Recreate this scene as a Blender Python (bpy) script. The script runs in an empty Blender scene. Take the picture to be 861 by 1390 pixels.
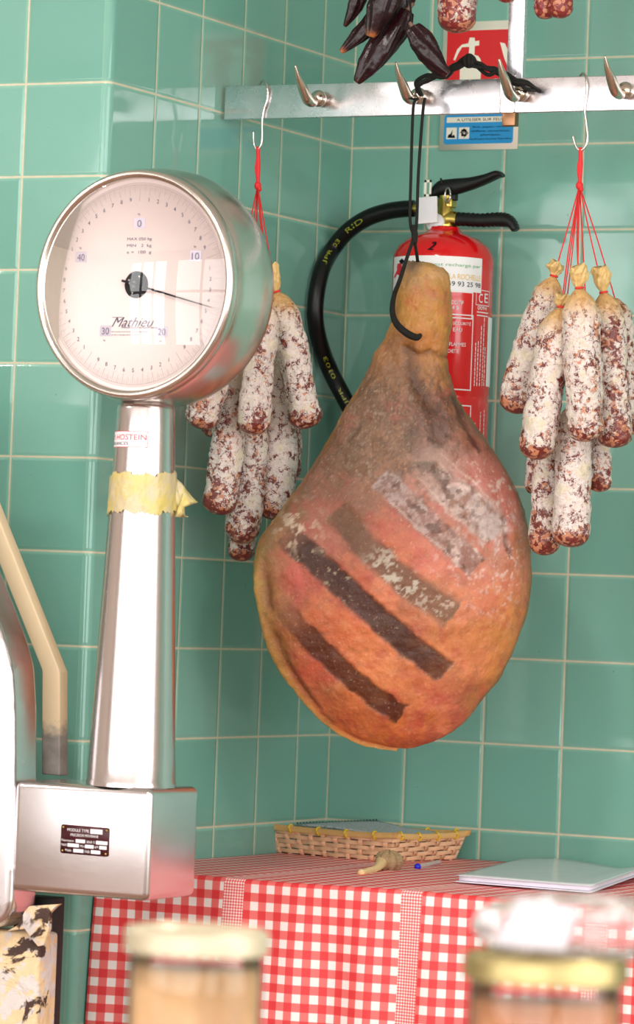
import bpy, bmesh, math, random
import numpy as np
from mathutils import Vector, Matrix
random.seed(7); rng = np.random.default_rng(7)
S = bpy.context.scene
COL = S.collection

# ------------------------------------------------------------------ camera
F = 5336.32                                   # focal length in photo pixels (861 wide)
CAM = np.array([2.70466, -5.45171, .32919])
YAW, PITCH, ROLL = [math.radians(a) for a in (26.70446, 1.84032, 2.21186)]
_cy, _sy, _cp, _sp, _cr, _sr = math.cos(YAW), math.sin(YAW), math.cos(PITCH), math.sin(PITCH), math.cos(ROLL), math.sin(ROLL)
FW = np.array([-_sy*_cp, _cy*_cp, _sp]); _r0 = np.array([_cy, _sy, 0.]); _u0 = np.cross(_r0, FW)
RT = _cr*_r0 + _sr*_u0; UP = -_sr*_r0 + _cr*_u0
def ray(px, py): return FW + RT*(px-430.5)/F - UP*(py-650)/F
def atx(px, py, X): r = ray(px, py); return CAM + r*((X-CAM[0])/r[0])
def aty(px, py, Y): r = ray(px, py); return CAM + r*((Y-CAM[1])/r[1])
def atz(px, py, Z): r = ray(px, py); return CAM + r*((Z-CAM[2])/r[2])
def atd(px, py, d): return CAM + ray(px, py)*d
cd = bpy.data.cameras.new('camera'); cam = bpy.data.objects.new('camera', cd); COL.objects.link(cam)
M = Matrix(((RT[0], UP[0], -FW[0], CAM[0]), (RT[1], UP[1], -FW[1], CAM[1]), (RT[2], UP[2], -FW[2], CAM[2]), (0, 0, 0, 1)))
cam.matrix_world = M
cd.sensor_fit = 'HORIZONTAL'; cd.sensor_width = 36; cd.lens = F/861*36
cd.shift_x = 0; cd.shift_y = -45/861
cd.clip_start = .1; cd.clip_end = 60
cd.dof.use_dof = True; cd.dof.focus_distance = 5.48; cd.dof.aperture_fstop = 13.5
S.camera = cam

# ------------------------------------------------------------------ light
S.view_settings.view_transform = 'Standard'; S.view_settings.look = 'None'
S.view_settings.gamma = 1; S.view_settings.use_curve_mapping = False
S.view_settings.exposure = -1.38
W = bpy.data.worlds.new('world'); S.world = W; W.use_nodes = True
W.node_tree.nodes['Background'].inputs[0].default_value = (.85, .92, 1, 1)
W.node_tree.nodes['Background'].inputs[1].default_value = 1.0
def area(name, loc, direction, sx, sy, power, col=(1, 1, 1)):
    l = bpy.data.lights.new(name, 'AREA'); l.shape = 'RECTANGLE'; l.size = sx; l.size_y = sy; l.energy = power; l.color = col
    o = bpy.data.objects.new(name, l); COL.objects.link(o); o.location = loc
    o.rotation_euler = Vector(direction).to_track_quat('-Z', 'Y').to_euler(); return o
XL, XR, YF, ZF, ZC = -4.8, 4.2, -6.6, -.86, 1.95     # the shop's left, right, street side, floor, ceiling
WIN = [(-3.45, -2.15), (-1.95, .3), (.6, 3.9)]
WZ = (-.25, 1.80)
for i, (a, b) in enumerate(WIN):
    area('window_daylight', ((a+b)/2, YF-.06, sum(WZ)/2), (0, 1, 0), b-a, WZ[1]-WZ[0], (130, 215, 310)[i], (1, .985, .96))
RW = (-5.6, -1.4)                                     # shop window in the right-hand wall
area('window_daylight', (XR+.06, sum(RW)/2, sum(WZ)/2), (-1, 0, 0), RW[1]-RW[0], WZ[1]-WZ[0], 330, (1, .985, .96))
CEIL = [(.6, -2.6), (2.6, -2.6), (-1.6, -2.6)]
for x, y in CEIL: area('ceiling_lamp_light', (x, y, ZC-.125), (0, 0, -1), .2, .2, 62, (1, .95, .88))

# ------------------------------------------------------------------ helpers
BASE = {}
def lin(c):
    return tuple(((v/255)/12.92 if v/255 <= .04045 else ((v/255+.055)/1.055)**2.4) for v in c)
class MB:
    def __init__(s): s.v = []; s.f = []; s.n = 0; s.uv = {}
    def add(s, v, f):
        v = np.asarray(v, float).reshape(-1, 3); s.v.append(v); s.f += [tuple(i+s.n for i in q) for q in f]; s.n += len(v); return s
    def verts(s): return np.concatenate(s.v) if s.v else np.zeros((0, 3))
    def grid(s, P, wrapu=False, flip=False):          # P[rows, cols, 3]
        R_, C_ = P.shape[:2]; f = []
        cc = C_ if wrapu else C_-1
        for i in range(R_-1):
            for j in range(cc):
                a, b = i*C_+j, i*C_+(j+1) % C_; q = (a, b, b+C_, a+C_); f.append(q[::-1] if flip else q)
        return s.add(P.reshape(-1, 3), f)
    def tube(s, pts, rad, n=12, cap=True, sub=0):
        pts = np.array(pts, float); rad = np.full(len(pts), rad, float) if np.isscalar(rad) else np.array(rad, float)
        if sub: pts, rad = smooth(pts, rad, sub)
        t = np.gradient(pts, axis=0); t /= np.linalg.norm(t, axis=1)[:, None]+1e-12
        u = np.cross(t[0], [0, 0, 1.]);
        if np.linalg.norm(u) < .1: u = np.cross(t[0], [1., 0, 0])
        u /= np.linalg.norm(u); rows = []
        for i in range(len(pts)):
            u = u - t[i]*(u@t[i]); u /= np.linalg.norm(u); w = np.cross(t[i], u)
            a = np.arange(n)*2*math.pi/n
            rows.append(pts[i]+rad[i]*(np.cos(a)[:, None]*u+np.sin(a)[:, None]*w))
        P = np.array(rows); s.grid(P, True)
        if cap:
            k = len(pts); b = s.n-k*n
            s.f.append(tuple(b+j for j in range(n))[::-1]); s.f.append(tuple(b+(k-1)*n+j for j in range(n)))
        return s
    def lathe(s, prof, origin, axis=(0, 0, 1), n=64, x=None):
        ax = np.array(axis, float); ax /= np.linalg.norm(ax)
        x = np.cross(ax, [0, 0, 1.]) if abs(ax[2]) < .9 else np.array([1., 0, 0]); x = x-ax*(x@ax); x /= np.linalg.norm(x); y = np.cross(ax, x)
        a = np.arange(n)*2*math.pi/n; o = np.array(origin, float)
        P = np.array([[o+ax*h+r*(math.cos(t)*x+math.sin(t)*y) for t in a] for r, h in prof]); return s.grid(P, True)
    def box(s, c, size, ax=None, bev=0, seg=3):
        bm = bmesh.new(); bmesh.ops.create_cube(bm, size=1)
        for v in bm.verts: v.co = Vector((v.co.x*size[0], v.co.y*size[1], v.co.z*size[2]))
        if bev: bmesh.ops.bevel(bm, geom=bm.edges[:], offset=bev, segments=seg, profile=.5, affect='EDGES')
        V = np.array([v.co[:] for v in bm.verts]); Fc = [tuple(v.index for v in f.verts) for f in bm.faces]; bm.free()
        if ax is not None: V = V@np.array(ax, float)
        return s.add(V+np.array(c, float), Fc)
    def prism(s, poly, o, ex, ey, ez, depth, bev=0, seg=3):   # polygon in (ex, ey), extruded along ez
        bm = bmesh.new(); vs = [bm.verts.new((p[0], p[1], 0)) for p in poly]; f = bm.faces.new(vs)
        r = bmesh.ops.extrude_face_region(bm, geom=[f])
        for g in r['geom']:
            if isinstance(g, bmesh.types.BMVert): g.co.z += depth
        bmesh.ops.recalc_face_normals(bm, faces=bm.faces[:])
        if bev: bmesh.ops.bevel(bm, geom=bm.edges[:], offset=bev, segments=seg, profile=.5, affect='EDGES')
        bm.verts.index_update()
        V = np.array([v.co[:] for v in bm.verts]); Fc = [tuple(v.index for v in f.verts) for f in bm.faces]; bm.free()
        V = V@np.array([ex, ey, ez], float); return s.add(V+np.array(o, float), Fc)
    def sphere(s, c, r, n=20, sc=(1, 1, 1)):
        c = np.array(c, float); P = np.array([[c+r*np.array([math.sin(p)*math.cos(t)*sc[0], math.sin(p)*math.sin(t)*sc[1], math.cos(p)*sc[2]]) for t in np.arange(n)*2*math.pi/n] for p in np.linspace(.001, math.pi-.001, n//2+1)]); return s.grid(P, True, True)
def smooth(pts, rad, sub):
    n = len(pts); P = []; Rr = []
    for i in range(n-1):
        p0, p1, p2, p3 = pts[max(i-1, 0)], pts[i], pts[i+1], pts[min(i+2, n-1)]
        for k in range(sub):
            t = k/sub; P.append(.5*((2*p1)+(-p0+p2)*t+(2*p0-5*p1+4*p2-p3)*t*t+(-p0+3*p1-3*p2+p3)*t**3)); Rr.append(rad[i]*(1-t)+rad[i+1]*t)
    P.append(pts[-1]); Rr.append(rad[-1]); return np.array(P), np.array(Rr)
def make(name, mb, mat, parent=None, base=None, smoothed=True, attr=None, uv=None, angle=None, recalc=False):
    V = mb.verts() if isinstance(mb, MB) else mb[0]; Fc = mb.f if isinstance(mb, MB) else mb[1]
    if base is None: base = BASE[parent.name] if parent is not None else np.array([(V[:, 0].min()+V[:, 0].max())/2, (V[:, 1].min()+V[:, 1].max())/2, V[:, 2].min()])
    base = np.array(base, float)
    me = bpy.data.meshes.new(name); me.from_pydata((V-base).tolist(), [], Fc); me.update()
    if recalc:
        bm = bmesh.new(); bm.from_mesh(me); bmesh.ops.recalc_face_normals(bm, faces=bm.faces[:]); bm.to_mesh(me); bm.free()
    if smoothed:
        me.polygons.foreach_set('use_smooth', [True]*len(me.polygons))
        if angle: me.set_sharp_from_angle(angle=math.radians(angle))
    if mat: me.materials.append(mat)
    if attr:
        for k, a in attr.items():
            if a.ndim == 2:
                at = me.color_attributes.new(k, 'FLOAT_COLOR', 'POINT'); b = np.ones((len(V), 4)); b[:, :3] = a; at.data.foreach_set('color', b.ravel())
            else:
                at = me.attributes.new(k, 'FLOAT', 'POINT'); at.data.foreach_set('value', a.astype(float))
    if uv is not None:                                # per vertex uv
        l = me.uv_layers.new(name='UVMap'); idx = np.empty(len(me.loops), int); me.loops.foreach_get('vertex_index', idx)
        l.data.foreach_set('uv', np.asarray(uv, float)[idx].ravel())
    o = bpy.data.objects.new(name, me); COL.objects.link(o)
    if parent is not None: o.parent = parent
    else: o.location = base
    BASE[o.name] = base
    return o
def thing(name, base, label, cat, group=None):
    o = bpy.data.objects.new(name, None); COL.objects.link(o); o.location = tuple(base); o.empty_display_size = .02
    BASE[o.name] = np.array(base, float); return tag(o, label, cat, group)
def tag(o, label, cat, group=None, kind=None):
    o['label'] = label; o['category'] = cat
    if group: o['group'] = group
    if kind: o['kind'] = kind
    return o
def struct(o): o['kind'] = 'structure'; return o
_tc = {}
def text(s, shear=0):
    k = (s, shear)
    if k not in _tc:
        c = bpy.data.curves.new('t', 'FONT'); c.body = s; c.size = 1; c.shear = shear; c.resolution_u = 3
        o = bpy.data.objects.new('t', c); me = bpy.data.meshes.new_from_object(o)
        V = np.array([v.co[:2] for v in me.vertices]); Fc = [tuple(p.vertices) for p in me.polygons]
        bpy.data.objects.remove(o); bpy.data.meshes.remove(me); V[:, 0] -= V[:, 0].min(); V[:, 1] -= V[:, 1].min()
        _tc[k] = (V/max(V[:, 1].max(), 1e-6), Fc)
    return _tc[k]
def lay(mb, s, x, y, w, h, fn, shear=0, rot=0, thick=0):  # text with lower left corner (x, y), width w (None: natural) and height h, through map fn(u, v)
    V, Fc = text(s, shear); V = V.copy(); wn = V[:, 0].max(); V[:, 1] *= h; V[:, 0] *= (w/wn if w else h)
    if rot: c, q = math.cos(rot), math.sin(rot); V = np.stack([V[:, 0]*c-V[:, 1]*q, V[:, 0]*q+V[:, 1]*c], 1)
    mb.add([fn(x+a, y+b) for a, b in V], Fc)
def flat(mb, poly, fn): mb.add([fn(a, b) for a, b in poly], [tuple(range(len(poly)))])
def rect(mb, x0, y0, x1, y1, fn, nx=1, ny=1):
    mb.grid(np.array([[fn(x0+(x1-x0)*i/nx, y0+(y1-y0)*j/ny) for i in range(nx+1)] for j in range(ny+1)]))
def frame(mb, x0, y0, x1, y1, t, fn, nx=1, ny=1):
    rect(mb, x0, y0, x1, y0+t, fn, nx, 1); rect(mb, x0, y1-t, x1, y1, fn, nx, 1); rect(mb, x0, y0, x0+t, y1, fn, 1, ny); rect(mb, x1-t, y0, x1, y1, fn, 1, ny)
def rrect(x0, y0, x1, y1, r, n=5):
    p = []
    for cx, cy, a0 in ((x1-r, y0+r, -90), (x1-r, y1-r, 0), (x0+r, y1-r, 90), (x0+r, y0+r, 180)):
        p += [(cx+r*math.cos(math.radians(a0+90*i/n)), cy+r*math.sin(math.radians(a0+90*i/n))) for i in range(n+1)]
    return p
# value noise
def _h(i, j, k, s):
    n = (i*374761393+j*668265263+k*2147483647+s*974711) & 0xffffffff; n = ((n ^ (n >> 13))*1274126177) & 0xffffffff; return ((n ^ (n >> 16)) & 0xffff)/65535.
def vnoise(P, s=0):
    P = np.asarray(P, float); I = np.floor(P).astype(np.int64); f = P-I; f = f*f*(3-2*f); o = 0
    for a in (0, 1):
        for b in (0, 1):
            for c in (0, 1):
                w = (f[..., 0] if a else 1-f[..., 0])*(f[..., 1] if b else 1-f[..., 1])*(f[..., 2] if c else 1-f[..., 2])
                o = o+w*_h(I[..., 0]+a, I[..., 1]+b, I[..., 2]+c, s)
    return o
def fbm(P, fr, oc=4, s=0):
    P = np.asarray(P)*fr; o = 0; a = .5; t = 0
    for i in range(oc): o = o+a*vnoise(P+i*17.3, s+i); t += a; a *= .55; P = P*2.03
    return o/t
def sst(a, b, x): t = np.clip((x-a)/(b-a), 0, 1); return t*t*(3-2*t)

# ------------------------------------------------------------------ materials
class N:
    def __init__(s, name):
        s.m = bpy.data.materials.new(name); s.m.use_nodes = True; s.t = s.m.node_tree; s.t.nodes.clear()
        s.out = s.t.nodes.new('ShaderNodeOutputMaterial')
    def __call__(s, typ, props=None, **inp):
        n = s.t.nodes.new('ShaderNode'+typ)
        for k, v in (props or {}).items(): setattr(n, k, v)
        for k, v in inp.items():
            key = int(k[1:]) if k[0] == '_' and k[1:].isdigit() else k.replace('_', ' ')
            s.set(n.inputs[key], v)
        return n
    def set(s, sock, v):
        if isinstance(v, bpy.types.NodeSocket): s.t.links.new(v, sock)
        elif isinstance(v, bpy.types.Node): s.t.links.new(v.outputs[0], sock)
        else:
            if isinstance(v, tuple) and len(v) == 3 and sock.type == 'RGBA': v = v+(1,)
            sock.default_value = v
    def math(s, op, a, b=0, c=0, clamp=False):
        n = s('Math', dict(operation=op, use_clamp=clamp), _0=a, _1=b)
        if op in ('MULTIPLY_ADD', 'SMOOTH_MIN', 'COMPARE'): s.set(n.inputs[2], c)
        return n.outputs[0]
    def mix(s, f, a, b, blend='MIX'):
        n = s.t.nodes.new('ShaderNodeMix'); n.data_type = 'RGBA'; n.blend_type = blend
        s.set(n.inputs[0], f); s.set(n.inputs[6], a); s.set(n.inputs[7], b); return n.outputs[2]
    def ss(s, lo, hi, x): return s('MapRange', dict(interpolation_type='SMOOTHSTEP'), Value=x, From_Min=lo, From_Max=hi).outputs[0]
    def noise(s, co, scale, detail=4, rough=.55, dist=0):
        return s('TexNoise', None, Vector=co, Scale=scale, Detail=detail, Roughness=rough, Distortion=dist).outputs[0]
    def bump(s, h, strength=.5, dist=.001): return s('Bump', None, Strength=strength, Distance=dist, Height=h).outputs[0]
    def pbr(s, **kw):
        b = s('BsdfPrincipled'); mp = dict(color='Base Color', rough='Roughness', metal='Metallic', normal='Normal', coat='Coat Weight', coatr='Coat Roughness', trans='Transmission Weight', ior='IOR', sss='Subsurface Weight', sssr='Subsurface Radius', ssss='Subsurface Scale', spec='Specular IOR Level', alpha='Alpha', aniso='Anisotropic')
        for k, v in kw.items(): s.set(b.inputs[mp[k]], v)
        s.t.links.new(b.outputs[0], s.out.inputs[0]); return s.m
    def obj(s): return s('TexCoord').outputs['Object']
def simple(name, rgb, rough=.5, metal=0, var=.12, scale=40, bump=.15, coat=0, bd=.0006, **kw):
    n = N(name); co = n.obj(); c = lin(rgb); z = n.noise(co, scale, 5)
    col = n.mix(z, tuple(v*(1-var) for v in c), tuple(min(v*(1+var), 1) for v in c))
    return n.pbr(color=col, rough=rough, metal=metal, normal=n.bump(n.noise(co, scale*3, 4), bump, bd), coat=coat, **kw)
def tile_mat():
    n = N('green_glazed_tile'); uv = n('UVMap', dict(uv_map='UVMap')).outputs[0]
    sx = n('SeparateXYZ', None, Vector=uv); u, v = sx.outputs[0], sx.outputs[1]
    def edge(a): f = n.math('FRACT', a); return n.math('MINIMUM', f, n.math('SUBTRACT', 1, f))
    e = n.math('MINIMUM', edge(u), edge(v))
    wob = n.math('MULTIPLY', n.math('SUBTRACT', n.noise(uv, 9, 3), .5), .006)
    e = n.math('ADD', e, wob)
    grout = n.math('SUBTRACT', 1, n.ss(.009, .0125, e))
    cell = n('Combine' 'XYZ', None, X=n.math('FLOOR', u), Y=n.math('FLOOR', v))
    wn = n('TexWhiteNoise', dict(noise_dimensions='3D'), Vector=cell.outputs[0])
    c1 = n.mix(wn.outputs[0], lin((112, 168, 152)), lin((130, 182, 166)))
    cl = n.noise(uv, 1.3, 4); c1 = n.mix(n.math('MULTIPLY', cl, .35), c1, lin((118, 176, 170)))
    # the glaze thins at the tile rim
    c1 = n.mix(n.math('MULTIPLY', n.math('SUBTRACT', 1, n.ss(.012, .05, e)), .35), c1, lin((156, 206, 182)))
    spot = n.math('MULTIPLY', n.ss(.745, .78, n.noise(uv, 14, 2)), .5)
    c1 = n.mix(spot, c1, lin((70, 110, 80)))
    gc = n.mix(n.noise(uv, 6, 4), lin((222, 220, 196)), lin((190, 178, 150)))
    col = n.mix(grout, c1, gc)
    hgt = n.math('ADD', n.math('MULTIPLY', n.ss(.008, .045, e), 1.0), n.math('MULTIPLY', n.noise(uv, 1.3, 1), .45))
    tilt = n.math('ADD', hgt, n.math('MULTIPLY', n.math('MULTIPLY', n.math('FRACT', u), n.math('SUBTRACT', wn.outputs[0], .5)), .5))
    rough = n.math('ADD', n.math('MULTIPLY', grout, .6), .07)
    return n.pbr(color=col, rough=rough, normal=n.bump(tilt, .55, .0016), spec=.5)
MT = {}
MT['tile'] = tile_mat()
MT['plaster'] = simple('cream_plaster', (225, 212, 200), .8, var=.04, scale=6)
MT['ceil'] = simple('white_ceiling', (235, 230, 224), .8, var=.03, scale=6)
MT['floor'] = simple('terracotta_floor', (150, 110, 90), .35, var=.15, scale=12)
MT['white_paint'] = simple('white_frame_paint', (230, 228, 224), .4, var=.03)
MT['dark'] = simple('black_stand_board', (28, 28, 30), .6)  # plain black of the board behind the stand
def steel(name, rgb, r0, r1, streak=(1, 1, 30), metal=1, bs=.12):
    n = N(name); co = n.obj(); mp = n('Mapping', None, Vector=co, Scale=streak).outputs[0]
    a = n.noise(mp, 40, 6, .65); b = n.noise(co, 9, 3)
    scr = n.ss(.66, .74, n.noise(co, 60, 8, .7))
    rough = n.math('ADD', n.math('MULTIPLY', a, r1-r0), n.math('ADD', r0, n.math('MULTIPLY', scr, .12)))
    col = n.mix(b, tuple(v*.93 for v in lin(rgb)), lin(rgb))
    return n.pbr(color=col, rough=rough, metal=metal, normal=n.bump(n.math('ADD', n.math('MULTIPLY', a, .06), n.noise(co, 7, 1)), bs, .0012))
MT['steel'] = steel('brushed_stainless_steel', (214, 206, 206), .13, .32)
MT['steel_box'] = steel('rolled_stainless_sheet', (222, 216, 218), .2, .27, bs=.3)
MT['chrome'] = steel('worn_chrome', (222, 216, 210), .17, .32)
MT['rail'] = steel('worn_bright_aluminium', (228, 226, 232), .16, .4, (1, 1, 1))
MT['hook'] = steel('tarnished_nickel', (212, 198, 184), .14, .3, (1, 1, 1))
MT['brass'] = steel('dull_brass', (206, 180, 96), .22, .4, (1, 1, 1))
MT['black'] = simple('black_rubber', (12, 12, 14), .33, bump=.1, spec=.35)
MT['blackp'] = simple('black_plastic_grip', (15, 14, 16), .4, bump=.3, scale=120, spec=.35)
MT['cord'] = simple('waxed_black_cord', (30, 30, 28), .6, spec=.25, scale=500, bump=1, bd=.001, var=.4)
MT['red'] = simple('red_enamel', (214, 14, 22), .16, var=.05, bump=.04, coat=.4)
MT['redlab'] = simple('red_label_foil', (212, 16, 26), .3, var=.04, bump=.02)
MT['wlab'] = simple('white_label_print', (238, 238, 240), .4, var=.02, bump=.02)
MT['ink'] = simple('black_ink', (20, 20, 30), .5, bump=0, spec=.1)
MT['inkb'] = simple('faded_blue_black_ink', (86, 78, 108), .5, bump=0)
MT['inkg'] = simple('green_ink', (104, 178, 120), .5, bump=0)
MT['inky'] = simple('yellow_ink', (236, 196, 96), .5, bump=0)
MT['inkr'] = simple('red_ink', (214, 40, 60), .5, bump=0)
MT['inkyel'] = simple('yellow_hose_print', (150, 156, 40), .5, bump=0)
MT['sign_red'] = simple('sign_red', (222, 8, 20), .35, var=.03, bump=.02)
MT['sign_blue'] = simple('sign_blue', (30, 152, 220), .35, var=.03, bump=.02)
MT['sign_cream'] = simple('sign_cream', (246, 242, 226), .4, var=.03, bump=.02)
MT['cream'] = simple('cream_enamel', (232, 206, 168), .35, var=.06, scale=14)
MT['gold'] = steel('gold_lacquered_lid', (176, 160, 112), .35, .45, (1, 1, 1))
MT['twine'] = simple('red_twine', (222, 40, 44), .6, scale=300, bump=.6)
MT['paper'] = simple('white_paper', (240, 238, 242), .6, var=.03, bump=.1)
MT['greypad'] = None
MT['wood'] = simple('pine_wood', (176, 140, 100), .5, scale=18)

# ------------------------------------------------------------------ setting
T = .13; SB = .82529; AW = .03537; AY = -5.83457*T; RC = .013
def wall(name, P, uvf, mat):
    m = MB(); m.add(P, [tuple(range(len(P)))]); return struct(make(name, m, mat, uv=[uvf(p) for p in P], base=P[0], smoothed=False))
wall('wall_back', [(0, 0, ZF), (XR, 0, ZF), (XR, 0, ZC), (0, 0, ZC)], lambda p: (p[0]/T-.00554, p[2]/T), MT['tile'])
uvB = lambda y, z: (-y/T-SB, z/T)
wall('wall_side', [(0, AY+RC, ZF), (0, 0, ZF), (0, 0, ZC), (0, AY+RC, ZC)], lambda p: uvB(p[1], p[2]), MT['tile'])
wall('wall_left', [(XL, AY, ZF), (-RC, AY, ZF), (-RC, AY, ZC), (XL, AY, ZC)], lambda p: (-p[0]/T-AW, p[2]/T), MT['tile'])
m = MB(); uvs = []; Pg = []
for z in (ZF, ZC):
    row = []
    for i in range(9):
        a = math.pi/2*i/8; row.append((-RC+RC*math.sin(a), AY+RC-RC*math.cos(a), z)); uvs.append((.011+.12*i/8, z/T))
    Pg.append(row)
m.grid(np.array(Pg)); struct(make('trim_1', m, MT['tile'], uv=uvs))
wall('floor', [(XL, YF, ZF), (XR, YF, ZF), (XR, 0, ZF), (XL, 0, ZF)], lambda p: (p[0], p[1]), MT['floor'])
wall('ceiling', [(XL, YF, ZC), (XL, 0, ZC), (XR, 0, ZC), (XR, YF, ZC)], lambda p: (p[0], p[1]), MT['ceil'])
# street side wall with openings
def pierced(name, u0, u1, holes, fn, mat):
    m = MB(); us = sorted({u0, u1, *[h for a in holes for h in a]}); t = .1
    for a, b in zip(us[:-1], us[1:]):
        if (a, b) in holes: segs = [(ZF, WZ[0]), (WZ[1], ZC)]
        else: segs = [(ZF, ZC)]
        for z0, z1 in segs: m.box(*fn((a+b)/2, (z0+z1)/2, b-a, z1-z0, t))
    return struct(make(name, m, mat, smoothed=False))
pierced('wall_front', XL, XR, WIN, lambda u, z, w, h, t: ((u, YF+t/2, z), (w, t, h)), MT['plaster'])
pierced('wall_right', YF, 0, [RW], lambda u, z, w, h, t: ((XR-t/2+.1, u, z), (t, w, h)), MT['plaster'])
m = MB(); m.box((XL-.05, (YF+AY)/2, (ZF+ZC)/2), (.1, AY-YF, ZC-ZF)); struct(make('wall_far', m, MT['plaster'], smoothed=False))
def window(i, a, b, fn):
    m = MB(); zc = sum(WZ)/2; H = WZ[1]-WZ[0]
    for z in (WZ[0]+.03, WZ[1]-.03, WZ[0]+H*.62): m.box(*fn((a+b)/2, z, b-a, .06))
    for k in range(4): m.box(*fn(a+.03+(b-a-.06)*k/3, zc, .06, H))
    struct(make('window_%d' % i, m, MT['white_paint'], smoothed=False))
for i, (a, b) in enumerate(WIN): window(i+1, a, b, lambda u, z, w, h: ((u, YF+.02, z), (w, .05, h)))
window(4, RW[0], RW[1], lambda u, z, w, h: ((XR-.0, u, z), (.05, w, h)))
for i, (x, y) in enumerate(CEIL):
    t = thing('ceiling_lamp', (x, y, ZC-.06), ('left', 'middle', 'right')[(1, 2, 0)[i]]+' round white lamp on the shop ceiling, behind the picture', 'lamp', 'ceiling lamps')
    m = MB(); m.lathe([(.001, ZC-.0005), (.15, ZC-.0005), (.155, ZC-.06), (.15, ZC-.115), (.001, ZC-.115)], (x, y, 0), n=40); make('housing', m, MT['white_paint'], t)

# ------------------------------------------------------------------ hanging rail
RY = -.430; RZ0, RZ1 = 1.0285, 1.0775
t = thing('hanging_rail', (.57, RY, RZ0), 'long bright metal butcher rail with upturned spike hooks, high in front of the tiles', 'rail')
m = MB(); m.box((.62, RY-.003, (RZ0+RZ1)/2), (1.225, .006, RZ1-RZ0), bev=.0012); make('bar', m, MT['rail'], t)
px0 = aty(702, 60, RY+.005)[0]
m = MB(); m.box((px0, RY+.006, (1.035+ZC)/2), (.0245, .012, ZC-1.035), bev=.001); make('hanger_post', m, MT['rail'], t)
m = MB(); m.box((px0+.45, RY+.006, (1.035+ZC)/2), (.0245, .012, ZC-1.035), bev=.001); make('hanger_post', m, MT['rail'], t)
c = aty(688, 140, RY-.010)
m = MB(); m.box((c[0], RY-.0085, 1.0535), (.022, .004, .051), bev=.001); make('clamp', m, MT['rail'], t); m = MB(); m.box((c[0]+.004, RY-.004, 1.0195), (.020, .014, .019), bev=.001); make('clamp_tab', m, steel('tarnished_brown_metal', (150, 112, 84), .25, .4, (1, 1, 1)), t)
for k in range(7):
    x = .165+.158*k
    m = MB(); z = 1.0545
    m.tube([(x, RY-.004, z), (x, RY-.012, z)], [.0095, .0095], 20)
    m.sphere((x, RY-.015, z), .0122, 24)
    m.tube([(x, RY-.020, z-.002), (x, RY-.034, z-.008), (x, RY-.050, z-.005), (x-.001, RY-.066, z+.010), (x-.002, RY-.079, z+.024), (x-.002, RY-.088, z+.038)], [.0050, .0070, .0082, .0070, .0042, .0010], 18, sub=5)
    make('hook', m, MT['hook'], t)
# upper rail, above the frame, from which the peppers and the dark sausages hang
t = thing('upper_hanging_rail', (.57, RY, 1.42), 'second metal rail above the spiked rail, carrying the peppers and red sausages', 'rail')
m = MB(); m.box((.62, RY-.004, 1.445), (1.225, .006, .05), bev=.0012); make('bar', m, MT['rail'], t)

def s_hook(pts, label, sub=6):
    m = MB(); m.tube([aty(a, b, y) for a, b, y in pts], .00185, 10, sub=sub)
    tag(make('s_hook', m, MT['chrome']), label, 'hook', 's hooks on the rail')
Y0 = RY-.0085; YB = RY+.004
s_hook([(351, 150, YB+.004), (351, 128, YB+.003), (353, 114, YB), (358, 110, RY-.003), (363, 118, Y0), (363, 134, Y0), (358, 150, Y0), (356, 165, Y0), (356, 186, Y0), (354, 198, Y0), (349, 203, Y0), (345, 195, Y0), (344, 178, Y0)],
       'thin steel S-hook near the left end of the rail, holding the left sausages')
s_hook([(787, 140, YB+.004), (787, 118, YB+.003), (788, 104, YB), (793, 100, RY-.003), (797, 110, Y0), (797, 126, Y0), (794, 146, Y0), (796, 165, Y0), (798, 186, Y0), (795, 199, Y0), (788, 204, Y0), (782, 198, Y0), (778, 184, Y0)],
       'thin steel S-hook near the right end of the rail, holding the right sausages')

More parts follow.
